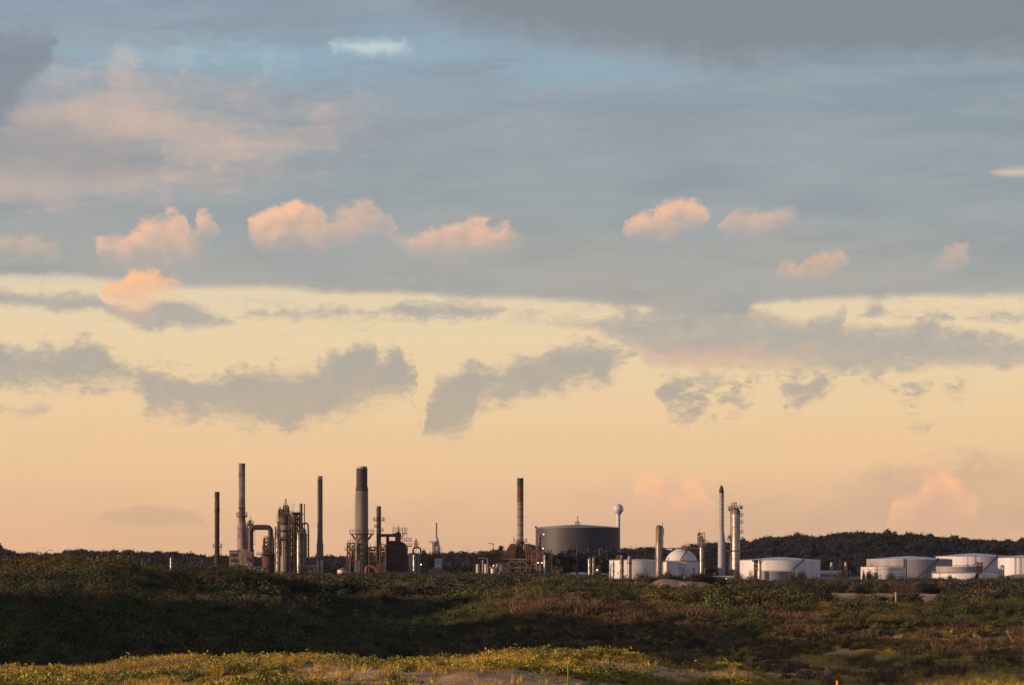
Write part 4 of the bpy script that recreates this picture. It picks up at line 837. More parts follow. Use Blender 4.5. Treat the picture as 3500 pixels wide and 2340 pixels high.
m_.out('ladder', 'steel_dark')
t = Thing('access_tower', 'rusty steel access tower with landings on the left of the broadest stack', 'steel tower', 1200, 1972, B)
t.mb().truss(1187, 1196, 1856, B, 5, 6, 0.22).truss(1196, 1212, 1856, 1915, 5, 3, 0.2).out('frame', 'steel_brown')
for a, b, c in ((1188, 1216, 1853), (1179, 1214, 1877), (1196, 1230, 1913)): t.mb().deck(a, b, c, 6, 2.4, 9).out('gallery', 'steel_brown')
t.mb().tube([(1204, B, -2), (1204, 1866, -2), (1214, 1866, -2)], 1.6, 4).tube([(1208, 1900, -3), (1199, 1900, -3), (1199, B, -3)], 1.4, 4).out('pipe', 'duct_grey')
t.mb().dome(1207, 1908, 1880, 5.5, 3).out('drum', 'steel_brown'); t.mb().rod((1198, 1853, 0), (1198, 1832, 0), 0.1).rod((1206, 1853, 0), (1206, 1836, 0), 0.1).out('lamp_mast', 'steel_dark')
t = Thing('duct_box', 'boxed flue entry with twin doors at the foot of the broadest stack', 'duct', 1222, 1965, B)
t.mb().box(1211, 1233, 1915, B, 5).out('casing', 'steel_brown'); t.mb().box(1213, 1221, 1920, B, 0.4, -2.6).box(1223, 1231, 1920, B, 0.4, -2.6).out('door', 'concrete_grey')
t = Thing('storage_tank', 'small white tank with an orange lid left of the broadest stack', 'tank', 1172, 1900, 1986)
t.mb().cyl(1170, 1986, 1947, 17).out('shell', 'tank_white'); t.mb().lathe(1172, [(19, 1947), (10, 1941), (2, 1939)]).out('roof', 'rust_orange')
t.mb().ladder(1180, 1986, 1946, -3.6, 2).out('ladder', 'steel_brown')
t = Thing('arched_pipe', 'fat orange rusted pipe arching over at the foot of the broadest stack', 'pipe', 1270, 1940, B)
t.mb().tube([(1250, 1965, 0), (1252, 1935, 0), (1272, 1932, 0), (1288, 1946, 0), (1296, 1975, 0)], 4.3, 14, 16).out('pipe', 'rust_orange'); t.mb().tube([(1255, 1934.5, 0), (1257, 1934.2, 0)], 4.9, 0, 16).out('flange', 'rust_dark')

# ---- brown thin stack, elbow duct and red furnace
t = Thing('chimney', 'thin brown stack with small galleries right of the broadest stack', 'chimney', 1295, 1990, B)
t.mb().cyl(1295, B, 1730, 7.9, 7.3).out('shaft', mat('brown_stack', (0.10, 0.055, 0.045), (0.065, 0.04, 0.036), 0.12, 0.8, streak=0.3)); t.mb().lathe(1295, [(7.9, 1732), (7.9, 1729), (6.6, 1729)]).out('rim', 'soot')
g = t.mb().ring(1295, 1777, 7.5, 20, 2.4).out('gallery', 'steel_dark'); t.mb().rail(1295, 1777, 19.5, 9).out('handrail', 'steel_brown', g)
for a, b, c in ((1279, 1288, 1799), (1302, 1311, 1813)):
    g = t.mb().deck(a, b, c, 4, 2, 8, step=4).out('landing', 'steel_dark')
t.mb().ladder(1287, 1736, 1890, -1, 1.6).out('ladder', 'steel_dark')
t = Thing('flue_duct', 'dark elbow duct running level from the thin brown stack to the red furnace roof', 'duct', 1340, 1990, 1871)
t.mb().tube([(1302, 1828.5, 0), (1371, 1828.5, 0)], 5.2, 0, 16).tube([(1325, 1830, 0), (1325, 1868, 0)], 5.4, 0, 14).out('duct', 'steel_dark')
t.mb().box(1351, 1369, 1822, 1846, 8).prism([(1352, 1846), (1368, 1846), (1363, 1852), (1357, 1852)], 7).cyl(1359, 1856, 1816, 4.4).out('elbow_box', 'steel_dark')
t.mb().tube([(1365, 1822, -1), (1363, 1808, -1), (1362, 1796, -1)], 1.5).out('vent_pipe', 'steel_dark')
t = Thing('process_furnace', 'red brown furnace with sloping shoulders and vertical ribs', 'furnace', 1356, 1995, B)
t.mb().box(1320, 1392, 1873, B, 22).out('casing', 'rust_red')
t.mb().prism([(1319, 1872.5), (1393, 1872.5), (1384, 1856), (1366, 1847), (1334, 1847), (1327, 1856)], 20).out('hood', 'steel_red')
t.mb().box(1317, 1394, 1871.6, 1874.4, 23.4).box(1318, 1394, 1916, 1918, 23).out('ledge', 'steel_brown')
m_ = t.mb()
for i in range(9): m_.box(1322+i*8.2, 1324+i*8.2, 1875, 1915.6, 0.8, -11.3).box(1322+i*8.2, 1324+i*8.2, 1918.6, B, 0.8, -11.3)
m_.out('rib', 'rust_dark')
g = t.mb().deck(1343, 1391, 1821, 8, 1.8, 18).out('upper_gallery', 'steel_dark')
t.mb().rod((1384, 1823, -3), (1366, 1850, -3), 0.25).rod((1380, 1823, -3), (1364, 1846, -3), 0.22).rod((1391, 1823, -3), (1391, 1847, -3), 0.15).out('brace', 'steel_brown')
t.mb().rod((1344, 1821, 0), (1344, 1798, 0), 0.13).rod((1344, 1799, 0), (1348, 1799, 0), 0.1).rod((1377, 1821, 0), (1377, 1800, 0), 0.12).rod((1386, 1821, 0), (1386, 1800, 0), 0.12).rod((1386, 1800, 0), (1389, 1802, 0), 0.1).out('lamp_mast', 'steel_dark')
t.mb().deck(1375, 1407, 1847, 8, 1.8, 10).deck(1391, 1408, 1864, 8, 3, 8).out('side_gallery', 'steel_dark')
t = Thing('pipe_rack', 'low brown pipe rack filling the gap between the broadest stack and the red furnace', 'pipe rack', 1290, 1975, B)
t.mb().truss(1262, 1288, 1868, B, 8, 5, 0.26).truss(1299, 1319, 1860, B, 8, 5, 0.26).out('frame', 'steel_brown')
m_ = t.mb()
for i, y in enumerate((1880, 1887, 1892, 1902, 1908, 1914)): m_.tube([(1258, y, -3+i), (1320, y, -3+i)], 1.5 if i % 2 else 2.4, 0, 8)
m_.out('pipe', 'duct_grey')
for y in (1876, 1897, 1925): t.mb().deck(1260, 1319, y, 8.4, 1.6, 6).out('gallery', 'steel_red')
for x, y, w, h in ((1272, 1895, 10, 14), (1311, 1893, 9, 12), (1296, 1922, 16, 20), (1276, 1925, 22, 40)): t.mb().box(x-w/2, x+w/2, y-h/2, y+h/2, 5, 1).out('casing', 'steel_dark')
m_ = t.mb()
for x, y in ((1266, 1855), (1280, 1862), (1284, 1848), (1304, 1852), (1309, 1848), (1315, 1856)): m_.rod((x, 1876, 0), (x, y, 0), 0.14)
m_.out('lamp_mast', 'steel_brown')

# ---- cluster right of the furnace
slim(1402, 1985, 1889, 19, 'plump dull silver column tight against the right side of the red furnace', m='cladding_dull', hat=False)
slim(1415.5, 1970, 1893, 9, 'slim bright silver column between two dull ones right of the red furnace', gal=(1907,), hat=False)
slim(1429, 1986, 1888, 12, 'grey column under the looped pipe right of the red furnace', m='column_grey', gal=(1900,), hat=False)
t = Thing('looped_pipe', 'dark pipe bent over into an arch above the silver columns', 'pipe', 1428, 1980, 1900)
t.mb().tube([(1412, 1890, 0), (1412, 1870, 0), (1438, 1870, 0), (1438, 1892, 0)], 3.0, 10, 14).out('pipe', 'steel_dark')
t.mb().cyl(1422, 1868, 1839, 1.9, n=10).out('vent', 'steel_dark'); t.mb().cyl(1422, 1900, 1866, 0.8, n=8).truss(1417, 1429, 1849, 1868, 3, 2, 0.12).out('frame', 'steel_dark')
slim(1448, 1990, 1878, 12, 'brown column with a thin lit side just right of the floodlight by the furnace', m='steel_brown', gal=(1895, 1915), hat=False)
t = Thing('pipe_rack', 'low rusty framework with thin vents between the silver columns and the small flare stack', 'pipe rack', 1468, 2000, B)
t.mb().truss(1454, 1492, 1900, B, 8, 4, 0.22).out('frame', 'steel_brown')
for x, y in ((1448, 1870), (1455, 1872), (1460, 1886), (1464, 1896), (1470, 1876)): t.mb().cyl(x, 1905, y, 0.7, n=8).out('vent', 'steel_dark')
t.mb().box(1462, 1488, 1905, 1935, 6).out('casing', 'steel_brown'); t.mb().tube([(1455, 1925, -5), (1490, 1925, -5)], 1.6).tube([(1466, B, -5), (1466, 1915, -5), (1490, 1915, -5)], 1.6, 4).out('pipe', 'cladding_dull')
t = Thing('flare_stack', 'small stack with a thin pipe rising from a pale bottle shaped drum', 'stack', 1494, 1990, B)
t.mb().lathe(1494, [(10, 1893), (8.3, 1880), (8.3, 1857), (6, 1848), (3.0, 1836)], n=18).out('drum', 'flare_grey'); t.mb().cyl(1491.8, 1840, 1789, 2.7, 2.3, n=12).out('pipe', 'concrete_grey'); t.mb().lathe(1491.8, [(3.2, 1790), (3.4, 1786.5), (2.4, 1786.5)], n=12).out('tip', 'soot')
t.mb().deck(1469, 1513, 1890.5, 8, 2, 5).out('gallery', 'steel_dark'); t.mb().box(1477, 1510, 1893, 1907, 8).out('cabin', 'rust_red'); t.mb().box(1486, 1510, 1907, B, 8).out('pier', 'flare_grey')
t.mb().truss(1479, 1486, 1853, 1890, 3, 4, 0.15).deck(1469, 1487, 1852.5, 4, 1.5, 4).out('stair_frame', 'steel_dark'); t.mb().dome(1502, 1889, 1864, 3, 2, -1).out('side_drum', 'column_grey'); t.mb().rod((1508, 1890, 0), (1508, 1867, 0), 0.13).out('lamp_mast', 'steel_brown')
t = Thing('process_shed', 'low dark blue grey shed below the small flare stack', 'shed', 1492, 1900, 1988)
t.mb().box(1466, 1520, 1946, 1988, 10).out('wall', 'tank_slate'); t.mb().prism([(1464, 1946), (1493, 1939), (1522, 1946)], 11).out('roof', 'tank_slate')
t = Thing('radio_mast', 'thin mast on its own on the low ridge', 'mast', 1600.5, 2300, 1960); t.mb().cyl(1600.5, 1960, 1872, 0.7, 0.4, n=8).out('pole', 'steel_dark'); t.mb().rod((1598, 1876, 0), (1603, 1876, 0), 0.12).out('crossarm', 'steel_dark')

# ---- low plant filling the feet of the left group
t = Thing('pipe_rack', 'low rusty pipe rack at the foot of the twin flues and slender grey stack', 'pipe rack', 1075, 1975, B)
t.mb().truss(1056, 1078, 1930, B, 6, 3, 0.2).out('frame', 'steel_brown')
m_ = t.mb()
for i, y in enumerate((1934, 1940, 1948, 1956)): m_.tube([(1052, y, -3), (1086, y, -3)], 1.0+0.4*(i % 2), 0, 8)
m_.out('pipe', 'cladding_dull'); t.mb().dome(1064, B, 1946, 5, 3, -2).dome(1073, B, 1952, 4, 2, -2).out('drum', 'column_grey')
t = Thing('pipe_rack', 'pale pipes and drums between the brick boiler house and the red reactor', 'pipe rack', 882, 1978, B)
t.mb().truss(868, 896, 1944, B, 6, 2, 0.2).out('frame', 'steel_brown'); t.mb().dome(874, B, 1950, 4, 2, -2).dome(889, B, 1956, 5, 3, -2).out('drum', 'cladding_dull')
m_ = t.mb()
for x in (867, 879, 884, 896): m_.tube([(x, B, -4), (x, 1942+(x % 5), -4), (x+6, 1941+(x % 5), -4)], 0.9, 2, 8)
m_.out('riser', 'shed_white')
t = Thing('pipe_rack', 'rusty tangle of pipes and casings between the orange arched pipe and the red furnace', 'pipe rack', 1305, 1962, B)
t.mb().truss(1292, 1318, 1925, B, 6, 3, 0.2).out('frame', 'frame_tan'); t.mb().box(1298, 1310, 1936, 1952, 4).box(1304, 1317, 1955, 1972, 4).out('casing', 'steel_brown')
m_ = t.mb()
for i, y in enumerate((1928, 1934, 1944, 1953)): m_.tube([(1286, y, -4), (1320, y, -4)], 0.9+0.4*(i % 2), 0, 8)
m_.out('pipe', 'concrete_grey')
# ---- middle plant: left of the rust-topped stack
t = Thing('pipe_rack', 'tangled brown pipework and frames left of the sloping rusty furnace hood', 'pipe rack', 1670, 2000, B)
t.mb().truss(1630, 1665, 1893, B, 9, 6, 0.24).truss(1680, 1715, 1888, B, 9, 6, 0.24, 3).truss(1618, 1634, 1915, B, 5, 5, 0.2, -3).out('frame', 'frame_tan')
t.mb().box(1636, 1700, 1891, 1906, 6, 4).box(1702, 1726, 1892, 1918, 6, 3).box(1716, 1742, 1905, 1921, 8, 5).out('casing', 'frame_tan')
m_ = t.mb()
for i, y in enumerate((1896, 1902, 1910, 1917, 1925, 1934)): m_.tube([(1625, y, -5-0.4*i), (1720, y, -5-0.4*i)], 1.2+0.3*(i % 3), 0, 8)
m_.out('pipe', 'duct_grey')
m_ = t.mb()
for x in (1626, 1633, 1641, 1676, 1682, 1690, 1697, 1708): m_.tube([(x, B, -6), (x, 1900+(x*7) % 23, -6), (x+4, 1898+(x*7) % 23, -4)], 0.9, 2, 8)
m_.out('riser', 'cladding_dull')
for y in (1889, 1912, 1940): t.mb().deck(1622, 1722, y, 9, 1.5, 6).out('gallery', 'frame_tan')
m_ = t.mb()
for x in (1644, 1677, 1682): m_.cyl(x, 1893, 1872+(x % 5), 0.7, n=8)
m_.out('vent', 'steel_dark')
t = Thing('jib_post', 'thin post with a level arm standing over the brown pipework', 'jib crane', 1686, 1995, 1890)
t.mb().rod((1686, 1890, 0), (1686, 1856, 0), 0.28).out('post', 'frame_tan'); t.mb().rod((1686.5, 1856.5, 0), (1667, 1855.5, 0), 0.25).rod((1686, 1862, 0), (1680, 1857, 0), 0.12).out('arm', 'frame_tan')
t = Thing('round_vent', 'dark round fan housing with a hooped pipe left of the sloping furnace hood', 'vent', 1712, 2000, 1893)
t.mb().tube([(1712, 1871, -2), (1712, 1871, 2)], 8, 0, 18).box(1708, 1718, 1872, 1893, 4).out('housing', 'steel_dark'); t.mb().tube([(1716, 1866, 0), (1722, 1868, 0), (1724, 1893, 0)], 1.2, 5).tube([(1697, 1880, 0), (1708, 1876, 0)], 3.2).out('pipe', 'frame_tan')
slim(1651, 1965, 1912, 8, 'plain dull column standing in front of the brown pipework', m='column_grey', hat=False, pipe=False)
t = Thing('hooked_pipe', 'cream pipe hooked over to the right of the plain dull column', 'pipe', 1668, 1963, B)
t.mb().tube([(1634, 1906, 0), (1667, 1906, 0), (1669, B, 0)], 2.0, 7).out('pipe', 'concrete_buff'); t.mb().box(1664, 1674, 1930, 1932, 2).out('bracket', 'frame_tan')
t = Thing('storage_drum', 'upright pale drum under a blue grey cross pipe beside the furnace legs', 'drum', 1690, 1960, B)
t.mb().dome(1688, B, 1938, 12, 4).out('shell', 'cladding'); t.mb().box(1671, 1702, 1935, 1940, 5).cyl(1700, 1944, 1925, 5).out('header', 'tank_grey')
t.mb().tube([(1702, 1928, -2), (1711, 1928, -2), (1712, 1945, -2), (1705, 1956, -2), (1705, B, -2)], 2.2, 5).out('elbow_pipe', 'cladding')
for x, w in ((1633, 9), (1662, 10)):
    t = Thing('storage_drum', 'hooped pale drum %s' % ('at the left end of the brown pipework' if x == 1633 else 'between the plain dull column and the cream hooked pipe'), 'drum', x, 1975, B, 'pale drums in the pipework')
    t.mb().dome(x, B, 1926, w/2+1.5, 3).out('shell', 'shed_white'); m_ = t.mb()
    for y in (1935, 1945, 1955, 1965): m_.ring(x, y, w/2, w/2+2.2, 1)
    m_.out('hoop', 'frame_tan')

t = Thing('pipe_rack', 'bright bundle of thin upright pipes at the left foot of the sloping furnace', 'pipe rack', 1722, 1962, B)
m_ = t.mb()
for i, x in enumerate((1714, 1718, 1723, 1727, 1732)): m_.tube([(x, B, -3), (x, 1930+(i*5) % 14, -3), (x+7, 1928+(i*5) % 14, -1)], 0.9, 2, 8)
m_.out('riser', 'shed_white'); t.mb().truss(1712, 1736, 1924, B, 5, 3, 0.18).out('frame', 'frame_tan')
# ---- stack on the sloping furnace
t = Thing('chimney', 'banded stack, black then rust red at the top, rising from the sloping furnace hood', 'chimney', 1778, 2000, B)
t.mb().cyl(1778.3, 1868, 1712, 11.0, 10.8).out('shaft', mat('band_stack', (0.28, 0.245, 0.24), (0.20, 0.145, 0.12), 0.10, 0.85, streak=0.4)); t.mb().cyl(1778.3, 1712, 1661, 10.8, 10.8).out('red_section', mat('rust_band', (0.20, 0.066, 0.038), (0.11, 0.044, 0.032), 0.14, 0.85, streak=0.6))
t.mb().lathe(1778.3, [(10.8, 1661), (11, 1633), (9.5, 1633)]).out('sooty_top', 'soot')
m_ = t.mb()
for y in (1685, 1712, 1739, 1765, 1795, 1826): m_.lathe(1778.3, [(11.6, y+1.2), (11.6, y-1.2)])
m_.out('band', 'rust_dark')
g = t.mb().ring(1778, 1851, 11, 24, 2).out('gallery', 'frame_tan'); t.mb().rail(1778, 1851, 23.5, 9).out('handrail', 'frame_tan', g)
t.mb().lathe(1778.3, [(15, 1858), (12, 1846)]).out('skirt', 'steel_dark'); t.mb().rod((1755, 1851, 0), (1755, 1834, 0), 0.14).rod((1755, 1834, 0), (1750, 1832, 0), 0.1).rod((1799, 1851, 0), (1799, 1837, 0), 0.12).out('lamp_mast', 'frame_tan')
t = Thing('process_furnace', 'rusty furnace with twin sloping hoods on braced legs under the banded stack', 'furnace', 1778, 2004, B)
for sg in (-1, 1):
    c = 1778
    t.mb().prism([(c+sg*33, 1857), (c+sg*12, 1857), (c+sg*12, 1880), (c+sg*19, 1886), (c+sg*19, 1908), (c+sg*66, 1908), (c+sg*53, 1887)][::sg], 16).out('hood', 'hood_rust')
m_ = t.mb()
for sg in (-1, 1):
    for i in range(5): m_.rod((1778+sg*(16+i*4), 1858, -8.2), (1778+sg*(22+i*9), 1907, -8.2), 0.22)
m_.out('rib', 'frame_tan')
t.mb().cyl(1778, 1908, 1856, 10).out('flue', 'concrete_buff'); t.mb().lathe(1778, [(11, 1890), (11, 1886)]).lathe(1778, [(11, 1900), (11, 1897)]).out('flue_band', 'rust_orange')
t.mb().box(1712, 1836, 1907.6, 1912, 17).out('floor_beam', 'frame_tan')
m_ = t.mb().truss(1716, 1748, 1912, B, 16, 3, 0.3).truss(1748, 1779, 1912, B, 16, 3, 0.3).truss(1779, 1808, 1912, B, 16, 3, 0.3).truss(1808, 1834, 1912, B, 16, 3, 0.3)
m_.out('leg_frame', 'frame_tan')
t.mb().box(1724, 1738, 1922, 1962, 6).box(1752, 1772, 1930, 1970, 8).box(1784, 1802, 1926, 1972, 8).out('burner_box', 'steel_dark')
t.mb().tube([(1716, 1940, -9), (1834, 1940, -9)], 1.6).tube([(1740, B, -9), (1740, 1920, -9), (1800, 1920, -9), (1800, B, -9)], 1.5, 5).tube([(1812, B, -9), (1812, 1930, -9), (1830, 1930, -9)], 1.5, 4).out('pipe', 'concrete_buff')
t = Thing('pipe_rack', 'brown frame with pipes between the sloping furnace and the slim white column', 'pipe rack', 1845, 1990, B)
t.mb().truss(1836, 1856, 1888, B, 7, 6, 0.22).truss(1818, 1836, 1895, 1930, 6, 3, 0.2, 3).out('frame', 'frame_tan')
t.mb().box(1838, 1858, 1892, 1906, 5).box(1840, 1852, 1945, 1972, 5).out('casing', 'frame_tan')
m_ = t.mb()
for x in (1828, 1834, 1843, 1848): m_.tube([(x, B, -4), (x, 1922+(x % 7)*3, -4), (x+5, 1920+(x % 7)*3, -4)], 1.2, 2)
m_.out('riser', 'cladding_dull'); t.mb().deck(1818, 1860, 1886, 8, 1.6, 6).deck(1818, 1860, 1920, 8, 1.6, 6).out('gallery', 'frame_tan')
t.mb().tube([(1826, 1890, 0), (1826, 1868, 0), (1831, 1867, 0), (1831, 1885, 0)], 1.0, 2).rod((1820, 1867, 0), (1826, 1867, 0), 0.12).out('vent_pipe', 'steel_dark')
slim(1843.5, 2010, 1828, 8, 'slim buff railed column before the left edge of the big dark tank', m='concrete_buff', gal=(1842, 1880))
t = slim(1861.5, 1970, 1894, 6, 'brightest slim white gold column right of the sloping furnace', m='cladding', gal=(1908, 1941), hat=False, pipe=False)
t.mb().dome(1868, B, 1912, 4, 2, 1.5).out('side_shell', 'steel_brown')
t = Thing('pipe_rack', 'dark low frame at the foot of the big dark tank, left corner', 'pipe rack', 1880, 1990, B)
t.mb().truss(1872, 1886, 1880, B, 5, 7, 0.18).out('frame', 'steel_dark'); t.mb().box(1874, 1884, 1902, 1912, 3).out('casing', 'steel_dark')

# ---- big dark tank and the ball-topped water tower
t = Thing('storage_tank', 'huge dark slate tank with a shallow cone roof and a little roof mast', 'tank', 1974.5, 2240, 1975)
n_ = 72
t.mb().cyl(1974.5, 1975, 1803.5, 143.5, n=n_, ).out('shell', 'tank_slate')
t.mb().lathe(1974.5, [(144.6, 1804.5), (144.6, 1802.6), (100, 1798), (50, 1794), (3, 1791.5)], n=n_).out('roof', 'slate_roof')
m_ = t.mb()
for y in (1830, 1857): m_.lathe(1974.5, [(143.9, y+0.6), (143.9, y-0.6)], n=n_, top=False)
m_.out('wind_girder', 'tank_slate')
t.mb().truss(1967, 1982, 1783, 1792, 3.4, 1, 0.12).rod((1974.5, 1792, 0), (1974.5, 1765, 0), 0.22).cyl(1974.5, 1768, 1764, 1.5, n=8).rod((1971, 1792, 0), (1973.5, 1776, 0), 0.1).rod((1978, 1792, 0), (1975.5, 1776, 0), 0.1).out('roof_mast', 'steel_dark')
g = t.mb().box(1828, 1836, 1797, 1803, 3).out('stair_head', 'steel_dark')
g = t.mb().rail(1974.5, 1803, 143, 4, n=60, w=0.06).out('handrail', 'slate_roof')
t = Thing('water_tower', 'white ball shaped water tower on a slim stem behind the big dark tank', 'water tower', 2113.5, 2330, 1970)
t.mb().lathe(2113.5, [(17.5*math.sin(R(a)), 1738.3+17.5*math.cos(R(a))) for a in range(12, 180, 8)], n=36).out('ball', 'tank_roof')
t.mb().lathe(2113.5, [(9, 1970), (6.6, 1940), (6.4, 1765), (7.6, 1757), (10.5, 1752)], n=20).out('stem', 'tank_roof'); t.mb().lathe(2113.5, [(11.5, 1754.5), (11.5, 1752.5)], n=20).out('collar', 'tank_grey')
for x, y, lab in ((1972.5, 1869, 'thin dark red stack in front of the middle of the big dark tank'), (2050, 1873, 'thin dark red stack in front of the right part of the big dark tank')):
    t = Thing('chimney', lab, 'chimney', x, 2000, B, 'thin dark red stacks')
    t.mb().cyl(x, B, y, 4.6, 3.6, n=14).out('shaft', 'steel_red'); t.mb().lathe(x, [(4.2, y+2), (4.2, y), (3, y)], n=14).out('rim', 'soot')
    m_ = t.mb()
    for q in (1892, 1915, 1940): m_.lathe(x, [(4.9, q+1), (4.9, q-1)], n=14)
    m_.out('band', 'rust_dark')
t = Thing('storage_tank', 'low pale blue roofed tank behind the bushes under the big dark tank', 'tank', 1978, 2060, 1988)
t.mb().cyl(1978, 1988, 1962, 60, n=48).out('shell', 'tank_grey'); t.mb().lathe(1978, [(61, 1962.5), (61, 1961.5), (20, 1955.5), (2, 1954.5)], n=48).out('roof', 'tank_roof')
t.mb().box(1955, 1961, 1953, 1957.5, 2).rod((1990, 1956, 0), (1990, 1949, 0), 0.12).out('roof_fitting', 'shed_white')
t = Thing('storage_tank', 'small blue grey tank half hidden between the thin red stack and the square white tank', 'tank', 2062, 2050, 1990)
t.mb().cyl(2062, 1990, 1961, 20, n=36).out('shell', 'tank_grey'); t.mb().lathe(2062, [(20.5, 1961.3), (20.5, 1960.3), (2, 1957.5)], n=36).out('roof', 'tank_roof')
t = Thing('valve_station', 'little rusty skid of valves and bent pipes below the big dark tank', 'valve skid', 1904, 1960, 1990)
t.mb().tube([(1896, 1990, 0), (1904, 1934, 0), (1898, 1932, 0)], 1.4, 4).tube([(1908, 1990, 0), (1914, 1945, 0), (1921, 1944, 0)], 1.3, 4).out('pipe', 'steel_brown'); t.mb().box(1898, 1912, 1950, 1966, 3).box(1910, 1919, 1940, 1950, 2).out('valve', 'steel_brown'); t.mb().truss(1894, 1922, 1936, 1990, 3, 4, 0.12).out('frame', 'steel_dark')
slim(2014.5, 1975, 1906, 9, 'left of two silver columns between the thin red stacks', gal=(1921, 1942))
slim(2028.5, 1985, 1903, 8, 'right and duller of two columns between the thin red stacks', m='cladding_dull', gal=(1921, 1942))
t = Thing('pipe_rack', 'small frame with white valves between the two silver columns and the right red stack', 'pipe rack', 2038, 1990, B)
t.mb().truss(2033, 2046, 1930, B, 4, 4, 0.16).out('frame', 'steel_brown'); t.mb().box(2035, 2044, 1945, 1952, 2).tube([(2030, 1952, -2), (2048, 1952, -2)], 1.2).out('pipe', 'shed_white')

# ---- white tanks and the dome
def tank(label, cx, r, top, base, D, peak=None, m='tank_white', stair=None, rim=True, grp=None, pipes=(), fit=(), ss=1, strk=None, floating=False):
    t = Thing('storage_tank', label, 'tank', cx, D, base, grp); n = 72 if r > 60 else 48
    t.mb().cyl(cx, base, top, r, n=n).out('shell', m)
    if floating:
        t.mb().lathe(cx, [(r*0.995, top+1), (r*0.99, top-0.2)], n=n).out('roof', 'tank_roof')
        g = t.mb().lathe(cx, [(r+1.5, top+7), (r+1.5, top+5.6), (r-0.5, top+5.6)], n=n).out('wind_girder', 'tank_grey'); t.mb().rail(cx, top-0.5, r, 4, n=40, w=0.06).out('handrail', 'steel_brown', g)
    else:
        pk = peak or top-6
        t.mb().lathe(cx, [(r+0.8, top+0.8), (r+0.8, top-0.3), (r*0.66, top-(top-pk)*0.42), (r*0.33, top-(top-pk)*0.78), (2, pk)], n=n).out('roof', 'tank_roof')
        t.mb().rail(cx, top-0.5, r-0.5, 3.2, n=44, w=0.05).out('handrail', 'steel_brown')
    if rim:
        m_ = t.mb()
        for y in np.linspace(top, base, 6)[1:-1]: m_.lathe(cx, [(r+0.25, y+0.35), (r+0.25, y-0.35)], n=n, top=False)
        m_.out('weld_band', m)
    if stair:
        (x0, y0), (x1, y1) = stair; m_ = t.mb(); N_ = 9; k = t.k
        def onr(x, y, e=0.9): dx_ = max(-0.98, min(0.98, (x-cx)/r)); return Vector((dx_*(r*k+e), -math.sqrt(1-dx_*dx_)*(r*k+e), (base-y)*k))
        for i in range(N_):
            a = onr(x0+(x1-x0)*i/N_, y0+(y1-y0)*i/N_); b = onr(x0+(x1-x0)*(i+1)/N_, y0+(y1-y0)*(i+1)/N_)
            m_.rod(a, b, 0.30, 5); up = Vector((0, 0, 1.1)); m_.rod(a+up, b+up, 0.07, 4); m_.rod(a, a+up, 0.06, 4); m_.rod(a+up*0.5, b+up*0.5, 0.06, 4)
        m_.out('stair', 'stair_rust')
        t.mb().box(x0-3, x0+3, y0-5, y0, 2.0, -math.sqrt(max(0, (r*k)**2-((x0-cx)*k)**2))-0.5).out('stair_head', 'stair_rust')
    for x in pipes:
        d_ = -math.sqrt((r*t.k)**2-((x-cx)*t.k)**2)-0.5
        t.mb().tube([(x, base, d_), (x, top-2, d_), (x, top-2.5, d_+2)], 0.9, 1.5, 8).out('downpipe', 'cladding_dull')
    for x, y0, y1, w in fit: t.mb().box(x-w/2, x+w/2, y0, y1, 1.2).out('roof_fitting', 'stair_rust')
    return t
tank('white tank with a red rimmed top just left of the tall dull column', 2172, 90, 1914, B+2, 1990, 1909)
tank('blue shaded white tank in front of the white dome', 2290, 31, 1919, B+2, 1960, 1915.5)
t = Thing('storage_dome', 'large white dome shaped tank with a stair curving up its face', 'dome tank', 2329, 2020, B)
p = [(58.6, B), (58.6, 1936)]+[(58.6*math.cos(R(a)), 1936-62*math.sin(R(a))) for a in range(8, 90, 8)]
t.mb().lathe(2329, p, n=60).out('shell', 'tank_white')
m_ = t.mb(); k = t.k
def ond(px_, py_, e=0.6):
    rr = 58.6 if py_ > 1936 else 58.6*math.sqrt(max(0.0, 1-((1936-py_)/62)**2)); d_ = max(-0.97*rr, min(0.97*rr, px_-2329))
    return Vector((d_*k, -math.sqrt(rr*rr-d_*d_)*k-e, (B-py_)*k+e*0.4))
pts = [(2322, 1916), (2328, 1907), (2335, 1898), (2341, 1890), (2345, 1884), (2347, 1879)]
for a, b in zip(pts, pts[1:]):
    a, b = ond(*a), ond(*b); up = Vector((0, 0, 1.1)); m_.rod(a, b, 0.32, 5); m_.rod(a+up, b+up, 0.1, 4); m_.rod(a, a+up, 0.08, 4)
m_.rod(ond(2321, 1916), ond(2320, 1950), 0.2).rod(ond(2347, 1881), ond(2348, 1955), 0.22); m_.out('stair', 'stair_rust')
t.mb().truss(2330, 2348, 1866, 1877, 6, 1, 0.16).cyl(2337, 1876, 1858, 1.3, n=8).cyl(2345, 1876, 1852, 0.7, n=8).cyl(2331, 1876, 1864, 1.2, n=8).cyl(2341, 1876, 1862, 2, n=10).rod((2324, 1872, 0), (2332, 1866, 0), 0.15).out('roof_fitting', 'steel_brown')
t.mb().lathe(2329, [(59.4, 1915.5), (59.4, 1914.3)], n=60, top=False).out('girth_pipe', 'cladding_dull')
m_ = t.mb()
for x in (2331, 2369): m_.box(x-1.8, x+1.8, 1938, B, 1.2, -math.sqrt((58.6*k)**2-((x-2329)*k)**2)-0.3)
m_.out('buttress', 'tank_grey')
t = Thing('pipe_bridge', 'thin horizontal pipe bridge passing over the white dome', 'pipe bridge', 2320, 2010, 1876)
t.mb().tube([(2262, 1871.5, 0), (2398, 1871.5, 0)], 1.0, 0, 8).rod((2262, 1874, 0), (2398, 1874, 0), 0.12).out('pipe', 'concrete_buff')
m_ = t.mb()
for i in range(12): m_.rod((2262+i*12, 1871, 0), (2268+i*12, 1874, 0), 0.08, 4)
m_.out('web', 'steel_brown')
